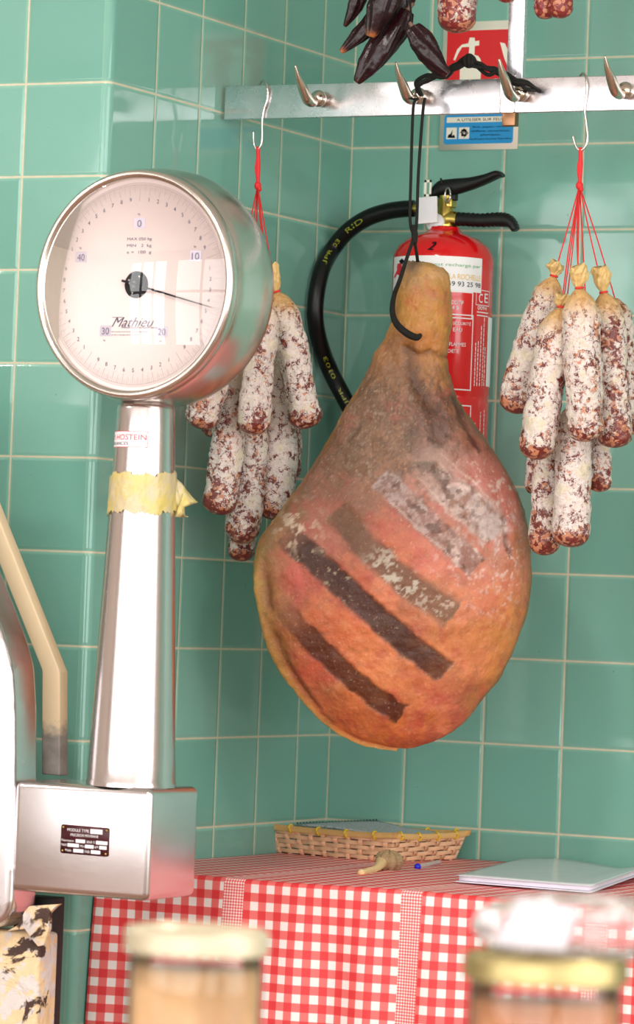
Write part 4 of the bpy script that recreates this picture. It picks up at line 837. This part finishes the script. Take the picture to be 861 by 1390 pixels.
# big rounded housing at the far left: outline in x/z, extruded in depth
zz = lambda py, y=BXY: aty(20, py, y)[2]; xb = xl-.001
def X(px, py): p = aty(px, py, BXY); return (p[0], p[2])
poly = [X(18, 1228), X(19, 1180), X(19, 1060), X(19, 960), X(16, 905), X(6, 868), X(-12, 820), X(-60, 700), X(-140, 520), X(-420, 480), X(-420, 1239), X(-20, 1262), X(2, 1256), X(13, 1244)]
yb2 = atx(55, 1000, xb)[1]
bm_d = yb2-BXY+.004
m = MB(); m.prism(poly[::-1], (0, BXY-.004, 0), (1, 0, 0), (0, 0, 1), (0, 1, 0), bm_d, bev=.011, seg=6)
make('weighing_body', m, MT['steel_box'], t, angle=50)

# cream arm
t = thing('cream_metal_arm', aty(75, 1052, -.93), 'cream painted bent flat arm with worn grey foot, rising behind the left steel box', 'bracket')
ya = yb_-.022
def XZ(px, py, y=ya): p = aty(px, py, y); return np.array([p[0], p[2]])
A0, A1, A2 = XZ(56, 1051), XZ(57, 910), XZ(-90, 543); B0, B1, B2 = XZ(81, 1053), XZ(81, 912), XZ(-66, 543)
m = MB(); m.prism([tuple(p) for p in (A0, B0, B1, B2, A2, A1)], (0, ya, 0), (1, 0, 0), (0, 0, 1), (0, 1, 0), .022, bev=.002)
n = N('chipped_cream_enamel'); co = n.obj(); sz = n('SeparateXYZ', None, Vector=co).outputs[2]
chip = n.ss(.075, .050, n.math('ADD', sz, n.math('MULTIPLY', n.math('SUBTRACT', n.noise(co, 60, 4), .5), .05)))
chip = n.math('MAXIMUM', chip, n.ss(.70, .73, n.noise(co, 45, 3)))
MT['armcream'] = n.pbr(color=n.mix(chip, lin((232, 208, 172)), n.mix(n.noise(co, 50, 5), lin((96, 88, 84)), lin((176, 168, 162)))), rough=.45, normal=n.bump(n.math('SUBTRACT', 1, chip), .5, .0008))
make('bar', m, MT['armcream'], t)

# wall stand beneath the scale: flaking painted post
t = thing('flaking_stand', (.02, -1.02, ZF), 'flaking cream and brown painted stand holding up the steel scale at bottom left', 'stand')
n = N('flaking_paint'); co = n.obj(); z = n.noise(co, 22, 6, .6, .5); MT['flake'] = n.pbr(color=n.mix(n.ss(.56, .60, z), n.mix(n.ss(.45, .52, n.noise(co, 45, 4)), lin((214, 204, 200)), lin((228, 200, 158))), lin((70, 48, 40))), rough=.7, normal=n.bump(z, 1., .01))
x1 = aty(57, 1260, -1.03)[0]
m = MB(); m.box((x1-.11, -1.01, (ZF+X(-20, 1264)[1])/2), (.22, .05, X(-20, 1264)[1]-ZF), bev=.006); make('post', m, MT['flake'], t)
m = MB(); p_ = [X(0, 1265), X(14, 1257), X(24, 1238), X(30, 1231), X(72, 1228), X(66, 1232), X(58, 1240), X(57, 1262), X(50, 1284), X(42, 1286), X(34, 1276), X(24, 1262)]
m.prism(p_[::-1], (0, -1.045, 0), (1, 0, 0), (0, 0, 1), (0, 1, 0), .008, bev=.001); make('peeling_flap', m, MT['flake'], t)
m = MB(); x2 = aty(66, 1260, -.99)[0]; m.box((x2-.03, -.965, (ZF+z0-.012)/2), (.06, .03, z0-.012-ZF), bev=.002); make('back_board', m, MT['dark'], t)

# ------------------------------------------------------------------ table and gingham cloth
TZ = -.0465; TY = -.712; TX0 = .003; TX1 = 1.25; TH = TZ-.0035
t = thing('table', (.6, -.35, ZF), 'wooden table under the red checked cloth in the tiled corner', 'table')
m = MB(); m.box(((TX0+.012+TX1-.01)/2, (TY+.012-.012)/2, TH-.016), (TX1-TX0-.03, -TY-.03, .030), bev=.003); make('tabletop', m, MT['wood'], t)
for lx in (TX0+.06, TX1-.07):
    for ly in (TY+.06, -.06): m = MB(); m.box((lx, ly, (ZF+TH-.031)/2), (.05, .05, TH-.031-ZF), bev=.003); make('leg', m, MT['wood'], t)
def cloth():
    rr = .006; V = []; UVs = []; nx = 150
    prof = [(-.006, TZ, 0.)]; L = 0
    ys = np.linspace(-.006, TY+rr, 40)
    prof = [(y, TZ, -y) for y in ys]; L = -(TY+rr)
    for k in range(1, 7): a = math.pi/2*k/6; prof.append((TY+rr-rr*math.sin(a), TZ-rr+rr*math.cos(a), L+rr*a))
    L += rr*math.pi/2
    for d in np.linspace(.01, .42, 34): prof.append((TY, TZ-rr-d, L+d))
    xs = np.concatenate([[TX0], np.linspace(TX0+.002, TX1, nx)]); P = []
    for (y, z, l) in prof:
        drop = max(0, TZ-rr-z); row = []
        for x in xs:
            w = .006*min(drop/.25, 1)*math.sin(x*26+1.6)+.004*min(drop/.1, 1)*math.sin(x*61+1)
            row.append((x, y-w-abs(.006*min(drop/.2, 1)), z+(.0008*math.sin(x*17+y*9) if drop == 0 else 0))); UVs.append((x, l))
        P.append(row)
    m = MB(); m.grid(np.array(P)); 
    return m, UVs
m, uvs = cloth()
n = N('red_gingham_oilcloth'); uv = n('UVMap', dict(uv_map='UVMap')).outputs[0]; sx = n('SeparateXYZ', None, Vector=uv); u, v = sx.outputs[0], sx.outputs[1]
PX_ = .0238; ub = aty(318.8, 1196, TY)[0]; ub2 = aty(559.6, 1218, TY)[0]; per = ub2-ub
def sq(a, p, off=0): return n.ss(.44, .56, n.math('ABSOLUTE', n.math('MULTIPLY', n.math('SUBTRACT', n.math('FRACT', n.math('DIVIDE', n.math('ADD', a, off), p)), .5), 2)))
bandx = n.math('ABSOLUTE', n.math('SUBTRACT', n.math('FRACT', n.math('ADD', n.math('DIVIDE', n.math('SUBTRACT', u, ub), per), .5)), .5))
band = n.math('LESS_THAN', bandx, .0155/per)
au = sq(u, PX_, PX_*.5-ub+.0155+.0); av = sq(v, PX_, .006); fu = sq(u, .0040); fv = sq(v, .0040)
tot = n.math('ADD', au, av); totf = n.math('ADD', n.math('MULTIPLY', fu, .8), n.math('MULTIPLY', fv, .8)); tt = n('Mix', dict(data_type='FLOAT'), _0=band, _2=tot, _3=totf).outputs[0]
c1 = n.mix(n.math('MULTIPLY', tt, 1., clamp=True), lin((244, 232, 230)), lin((236, 112, 110))); c2 = n.mix(n.math('SUBTRACT', tt, 1., clamp=True), c1, lin((224, 54, 60)))
weave = n('TexWave', dict(wave_type='BANDS'), Vector=uv, Scale=300.0).outputs[1]
MT['ging'] = n.pbr(color=c2, rough=.5, normal=n.bump(n.math('ADD', n.noise(uv, 12, 3), n.math('MULTIPLY', weave, .03)), .3, .002))
o = tag(make('tablecloth', m, MT['ging'], uv=uvs, base=(.6, -.35, TZ)), 'red and white gingham cloth covering the table in the corner', 'tablecloth')
sm = o.modifiers.new('s', 'SOLIDIFY'); sm.thickness = .0014; sm.offset = -1

# ------------------------------------------------------------------ basket
th = math.radians(-13); bu = np.array([math.cos(th), math.sin(th), 0]); bv = np.array([-math.sin(th), math.cos(th), 0]); bz = np.array([0, 0, 1.])
Nc = atz(541, 1142, TZ+.037); Nc = np.array([.222, -.222, TZ]); BL, BW, BH = .272, .178, .041
BN = Nc                                     # nearest corner, at rim level footprint
def bp(u, v, h): s_ = 1-.10*(1-h/BH); cu, cv = -BL/2, BW/2; return BN+bu*(cu+(u-.5)*BL*s_)+bv*(cv+(v-.5)*BW*s_)+bz*(h+.0012)
t = thing('bamboo_basket', bp(.5, .5, 0), 'shallow woven bamboo tray basket with yellow stitched rim in the table corner', 'basket')
MT['bamboo'] = simple('pale_bamboo_strip', (236, 186, 148), .45, var=.16, scale=60)
MT['bamboo2'] = simple('split_bamboo_rim', (222, 176, 112), .4, var=.14, scale=60)
MT['stitch'] = simple('yellow_raffia_stitch', (226, 190, 40), .5)
per_ = [((0, 0), (1, 0)), ((1, 0), (1, 1)), ((1, 1), (0, 1)), ((0, 1), (0, 0))]
nr = 5
m = MB()
for r_ in range(nr):                                                        # horizontal weavers
    for (a, b) in per_:
        nseg = 11 if a[1] == b[1] else 7; K = nseg*6; out = []
        nn_ = np.array([b[1]-a[1], -(b[0]-a[0])])*1.; od = bu*nn_[0]+bv*nn_[1]
        rows = [[], [], [], []]
        for k in range(K+1):
            s_ = k/K; u_, v_ = a[0]+(b[0]-a[0])*s_, a[1]+(b[1]-a[1])*s_; ph = math.sin(math.pi*(s_*nseg+r_)); off = .0018*ph
            h0 = .002+BH*.86*r_/nr+.0006*math.sin(s_*20+r_*3); h1 = h0+BH*.86/nr*.88
            rows[0].append(bp(u_, v_, h0)+od*off); rows[1].append(bp(u_, v_, h1)+od*off); rows[2].append(bp(u_, v_, h1)+od*(off-.0009)); rows[3].append(bp(u_, v_, h0)+od*(off-.0009))
        P = np.array([rows[0], rows[1], rows[2], rows[3], rows[0]]); m.grid(P, flip=True)
make('woven_wall', m, MT['bamboo'], t)
m = MB()
for (a, b) in per_:                                                         # upright stakes
    nseg = 11 if a[1] == b[1] else 7; nn_ = np.array([b[1]-a[1], -(b[0]-a[0])])*1.; od = bu*nn_[0]+bv*nn_[1]
    for k in range(nseg):
        s_ = (k+.5)/nseg; hwid = .0042/(BL if a[1] == b[1] else BW); rows = []
        for hh_ in np.linspace(0, BH*.93, 16):
            r_ = (hh_-.002)/(BH*.86/nr)-.5; off = -.0016*math.sin(math.pi*(s_*nseg+round(r_)))*math.cos(math.pi*(r_-round(r_)))
            row = []
            for e, o_ in ((-1, 0), (1, 0), (1, -.0008), (-1, -.0008), (-1, 0)):
                sx_ = s_+e*hwid; row.append(bp(a[0]+(b[0]-a[0])*sx_, a[1]+(b[1]-a[1])*sx_, hh_)+od*(off+o_))
            rows.append(row)
        m.grid(np.array(rows))
make('stakes', m, MT['bamboo'], t)
m = MB()
for g in range(9): rect(m, .04+.92*g/9, .03, .04+.92*(g+.85)/9, .97, lambda u, v: bp(u, v, .0015))
for g in range(6): rect(m, .03, .04+.92*g/6, .97, .04+.92*(g+.8)/6, lambda u, v: bp(u, v, .0022))
make('base_weave', m, MT['bamboo'], t)
m = MB()
for (a, b) in per_:
    nn_ = np.array([b[1]-a[1], -(b[0]-a[0])])*1.; od = bu*nn_[0]+bv*nn_[1]; e = .015
    for o_ in (.0022, -.0026):
        rows = [[], [], [], []]
        for k in range(13):
            s_ = -e+(1+2*e)*k/12; u_, v_ = a[0]+(b[0]-a[0])*s_, a[1]+(b[1]-a[1])*s_; lf = .0035*abs(2*s_-1)**3
            for q_, (dh, do) in enumerate(((-.0075, .001), (.001, .001), (.001, -.001), (-.0075, -.001))): rows[q_].append(bp(u_, v_, BH+dh+lf)+od*(o_+do))
        m.grid(np.array(rows+[rows[0]]), flip=True)
make('rim', m, MT['bamboo2'], t)
m = MB()
for (a, b) in per_:
    nn_ = np.array([b[1]-a[1], -(b[0]-a[0])])*1.; od = bu*nn_[0]+bv*nn_[1]; ns = 5 if a[1] == b[1] else 4
    for k in range(ns):
        m = MB()
        s_ = (k+.35)/ns; u_, v_ = a[0]+(b[0]-a[0])*s_, a[1]+(b[1]-a[1])*s_; lf = .0035*abs(2*s_-1)**3; c = bp(u_, v_, BH-.0032+lf); tn = bu*(b[0]-a[0])+bv*(b[1]-a[1])
        m.tube([c+od*(.0048*math.cos(x))+bz*.0058*math.sin(x)+tn*(.0012*x/3) for x in np.linspace(0, 6.28, 18)], .0015, 6); make('stitch', m, MT['stitch'], t)
# grey sheet lying in the basket
n = N('grey_speckled_paper'); co = n.obj(); MT['greypad'] = n.pbr(color=n.mix(n.ss(.56, .62, n.noise(co, 260, 2)), lin((204, 208, 214)), lin((150, 160, 172))), rough=.6)
m = MB(); q = [atz(413, 1121, TZ+.040), atz(566, 1137, TZ+.036), atz(614, 1129, TZ+.038), atz(492, 1112, TZ+.052)]
c = [bp(.16, .28, BH+.001), bp(.93, .12, BH+.0015), bp(.97, .90, BH-.004), bp(.38, .97, BH+.008)]
G = [[c[0]*(1-a)*(1-b)+c[1]*a*(1-b)+c[2]*a*b+c[3]*(1-a)*b+bz*.0015*math.sin(a*5+b*3) for a in np.linspace(0, 1, 12)] for b in np.linspace(0, 1, 12)]
m.grid(np.array(G)); t = thing('notepad', bp(.5, .5, BH), 'grey speckled pad with a dark spiral edge lying in the bamboo basket', 'notepad')
o = make('sheets', m, MT['greypad'], t); sm = o.modifiers.new('s', 'SOLIDIFY'); sm.thickness = .003; sm.offset = -1
m = MB(); 
for k in range(26): p = c[0]+(c[3]-c[0])*(k+.5)/26; d_ = (c[3]-c[0])/np.linalg.norm(c[3]-c[0]); w_ = np.cross(d_, bz); m.tube([p+w_*.0022*math.cos(x)+bz*(.0022*math.sin(x)) for x in np.linspace(0, 6.28, 10)], .0006, 5)
make('spiral', m, MT['ink'], t)

# ------------------------------------------------------------------ small things on the table
t = thing('dried_garlic', atz(528, 1184, TZ), 'dried brown bulb with a pale stalk lying on the cloth before the basket', 'bulb')
MT['bulb'] = simple('dry_brown_bulb', (168, 140, 104), .7, var=.4, scale=120, bump=1, bd=.003); MT['stalk'] = simple('pale_dry_stalk', (226, 194, 142), .6, var=.15, scale=70)
D = .017; cB = atz(528, 1183, TZ)+bz*D*.88
m = MB(); m.sphere(cB, D, 40, (1.12, 1, .88)); V = m.verts(); dr = V-cB; th_ = np.arctan2(dr[:, 1], dr[:, 0]); V = cB+dr*(1+.10*np.sin(th_*6)[:]+.22*(fbm(V, 90, 3, 3)-.5))[:, None]; make('bulb', (V, m.f), MT['bulb'], t)
m = MB(); e_ = atz(489, 1189, TZ)+bz*.004; m.tube([cB-RT*.010, cB*.55+e_*.45-bz*.003, e_], [.009, .0052, .0048], 16, sub=6); V = m.verts(); V = V+np.stack([np.zeros(len(V)), np.zeros(len(V)), (fbm(V, 160, 2, 2)-.5)*.003], 1); make('stalk', (V, m.f), MT['stalk'], t)
t = thing('ballpoint_pen', atz(585, 1178, TZ), 'clear ballpoint pen with a blue end lying beside the basket', 'pen')
MT['clearp'] = simple('clear_milky_plastic', (226, 206, 204), .2, bump=0, alpha=.75); MT['blue'] = simple('blue_plastic', (30, 30, 200), .3, bump=0)
a_, b_ = atz(567, 1181, TZ)+bz*.0045, atz(604, 1173, TZ)+bz*.0045
dirp = (b_-a_)/np.linalg.norm(b_-a_); b_ = a_+dirp*.125
m = MB(); m.tube([a_, b_], .0042, 6); make('barrel', m, MT['clearp'], t, smoothed=False)
m = MB(); m.sphere(a_, .0052, 16); make('end_plug', m, MT['blue'], t)
# folder / plastic sleeve
t = thing('plastic_folder', atz(760, 1190, TZ), 'grey-white document sleeve with thick pages lying on the right of the cloth', 'folder')
MT['sleeve'] = simple('grey_plastic_sleeve', (206, 210, 214), .2, var=.05, bump=.25, scale=20, bd=.002)
MT['sleevep'] = simple('white_pages_edge', (232, 226, 238), .5, bump=.1)
f0, f1, f2, f3 = atz(618, 1199, TZ+.002), atz(802, 1214, TZ+.002), atz(900, 1176, TZ+.018), atz(712, 1168, TZ+.004)
f3 = atz(712, 1172, TZ+.004); 
def fold(u, v, h): 
    p = f0*(1-u)*(1-v)+f1*u*(1-v)+f2*u*v+f3*(1-u)*v; return np.array([p[0], min(p[1], -.012), TZ+.0035+h+.014*max(0, u-.72)/.28*v+.003*math.sin(u*6)*v+.002])
m = MB(); rect(m, 0, 0, 1, 1, lambda u, v: fold(u, v, .0075), 24, 12); o = make('cover', m, MT['sleeve'], t); sm = o.modifiers.new('s', 'SOLIDIFY'); sm.thickness = .0006
m = MB(); rect(m, .02, .015, .98, .98, lambda u, v: fold(u, v, .0068), 16, 8); o = make('pages', m, MT['sleevep'], t); sm = o.modifiers.new('s', 'SOLIDIFY'); sm.thickness = .0065; sm.offset = -1
m = MB(); rect(m, -.005, -.005, 1.005, 1, lambda u, v: fold(u, v, -.0008), 24, 12); o = make('back_cover', m, MT['sleevep'], t); sm = o.modifiers.new('s', 'SOLIDIFY'); sm.thickness = .0006

# ------------------------------------------------------------------ foreground counter with jars
dj1 = 2.75; lid1 = atd(268, 1262, dj1); CZ = lid1[2]-.115
cxd = np.array([RT[0], RT[1], 0]); cxd /= np.linalg.norm(cxd); cyd = np.array([FW[0], FW[1], 0]); cyd /= np.linalg.norm(cyd)
cc = CAM+FW*2.62; cc[2] = 0
t = thing('shop_counter', (cc[0], cc[1], ZF), 'pale shop counter in the foreground below the jars', 'counter')
MT['counter'] = simple('pale_counter', (206, 196, 186), .3, var=.05)
m = MB(); m.box((cc[0], cc[1], CZ-.02), (2.0, .55, .04), ax=[cxd, cyd, bz], bev=.004); make('worktop', m, MT['counter'], t)
m = MB(); m.box((cc[0], cc[1], (ZF+CZ-.04)/2), (1.94, .49, CZ-.04-ZF), ax=[cxd, cyd, bz], bev=.004); make('body', m, MT['plaster'], t)
n = N('jar_glass'); fz = n('Fresnel', None, IOR=1.45); g1 = n('BsdfGlossy', None, Roughness=.03); g2 = n('BsdfTransparent', None, Color=(.95, .96, .95)); sh = n('MixShader', None, _0=fz.outputs[0], _1=g2.outputs[0], _2=g1.outputs[0]); n.t.links.new(sh.outputs[0], n.out.inputs[0]); MT['jarglass'] = n.m
def jar(c, R, label, fill=(222, 176, 132), lidm='gold'):
    x, y, zt_ = c; zb_ = CZ; h = zt_-zb_-.016
    t = thing('lidded_jar', (x, y, zb_), label, 'jar', 'jars on the counter')
    m = MB(); m.lathe([(.001, zb_+.0005), (R*.86, zb_+.0005), (R*.93, zb_+.006), (R*.93, zb_+h*.9), (R*.9, zb_+h), (R*.9, zb_+h+.006)], (x, y, 0), n=64); make('glass_body', m, MT['jarglass'], t)
    m = MB(); m.lathe([(.001, zb_+.004), (R*.86, zb_+.004), (R*.89, zb_+.009), (R*.89, zb_+h*.88), (.001, zb_+h*.88)], (x, y, 0), n=48); make('contents', m, simple('jar_contents', fill, .4, var=.25, scale=50), t)
    m = MB(); L0 = zt_-.016
    pr = [(R*.97, L0), (R, L0+.001), (R, L0+.012), (R*.985, L0+.0155), (R*.95, L0+.017), (R*.93, L0+.0155), (R*.80, L0+.0155), (R*.78, L0+.014), (.001, L0+.014)]
    m.lathe(pr, (x, y, 0), n=96); make('lid', m, MT[lidm], t, angle=40)
MT['lidcream'] = steel('cream_gold_lid', (196, 184, 158), .3, .45, (1, 1, 1), metal=.3)
jar(lid1, 98/F*dj1, 'blurred jar with a pale gold lid in the foreground at bottom left', (226, 184, 140), 'lidcream')
dj2 = 2.5; lid2 = atd(742, 1297, dj2); jar(np.array([lid2[0], lid2[1], lid2[2]]), 112/F*dj2, 'blurred jar with a gold rimmed lid under the clear bag, bottom right', (214, 150, 110), 'gold')
# clear bag with a white label resting on the jar
t = thing('clear_bag', lid2, 'clear crumpled cellophane bag with a white label on the right foreground jar', 'bag')
n = N('clear_cellophane'); co = n.obj(); fz = n('Fresnel', None, IOR=1.5, Normal=n.bump(n.noise(co, 30, 4), 1., .01)); g1 = n('BsdfGlossy', None, Roughness=.12, Color=(1, 1, 1, 1)); g2 = n('BsdfTransparent', None, Color=(.96, .94, .94)); g3 = n('BsdfDiffuse', None, Color=(.62, .52, .52, 1))
s1 = n('MixShader', None, _0=n.math('ADD', .10, n.math('MULTIPLY', n.ss(.45, .7, n.noise(co, 18, 4)), .22)), _1=g2.outputs[0], _2=g3.outputs[0]); s2 = n('MixShader', None, _0=n.math('MULTIPLY', fz.outputs[0], 1.0), _1=s1.outputs[0], _2=g1.outputs[0]); n.t.links.new(s2.outputs[0], n.out.inputs[0]); MT['cello'] = n.m
cB = atd(790, 1262, dj2-.0); V = []
rad_ = np.array([145/F*dj2, .038, 48/F*dj2])
m = MB(); m.sphere((0, 0, 0), 1, 64); V = m.verts(); r_ = 1+.30*(fbm(V, 1.7, 3, 8)-.5)+.12*(fbm(V, 6, 3, 9)-.5); V = V*r_[:, None]
V[:, 0] = np.sign(V[:, 0])*np.abs(V[:, 0])**.8; V = V*rad_; V[:, 2] = np.maximum(V[:, 2], -(cB[2]-lid2[2])+.0024)
V = V@np.array([cxd, cyd, bz])+cB; make('film', (V, m.f), MT['cello'], t)
lc = [atd(648+30, 1288, dj2-.045), atd(768, 1292, dj2-.045), atd(786, 1234, dj2-.045), atd(704, 1218, dj2-.045)]
lc[0] = atd(668, 1282, dj2-.045)
m = MB(); m.grid(np.array([[lc[0]*(1-a)*(1-b)+lc[1]*a*(1-b)+lc[2]*a*b+lc[3]*(1-a)*b-FW*.004*math.sin(a*3.1) for a in np.linspace(0, 1, 8)] for b in np.linspace(0, 1, 8)])); o = make('label', m, simple('bag_label_paper', (200, 197, 204), .7, var=.02), t); sm = o.modifiers.new('s', 'SOLIDIFY'); sm.thickness = .0008
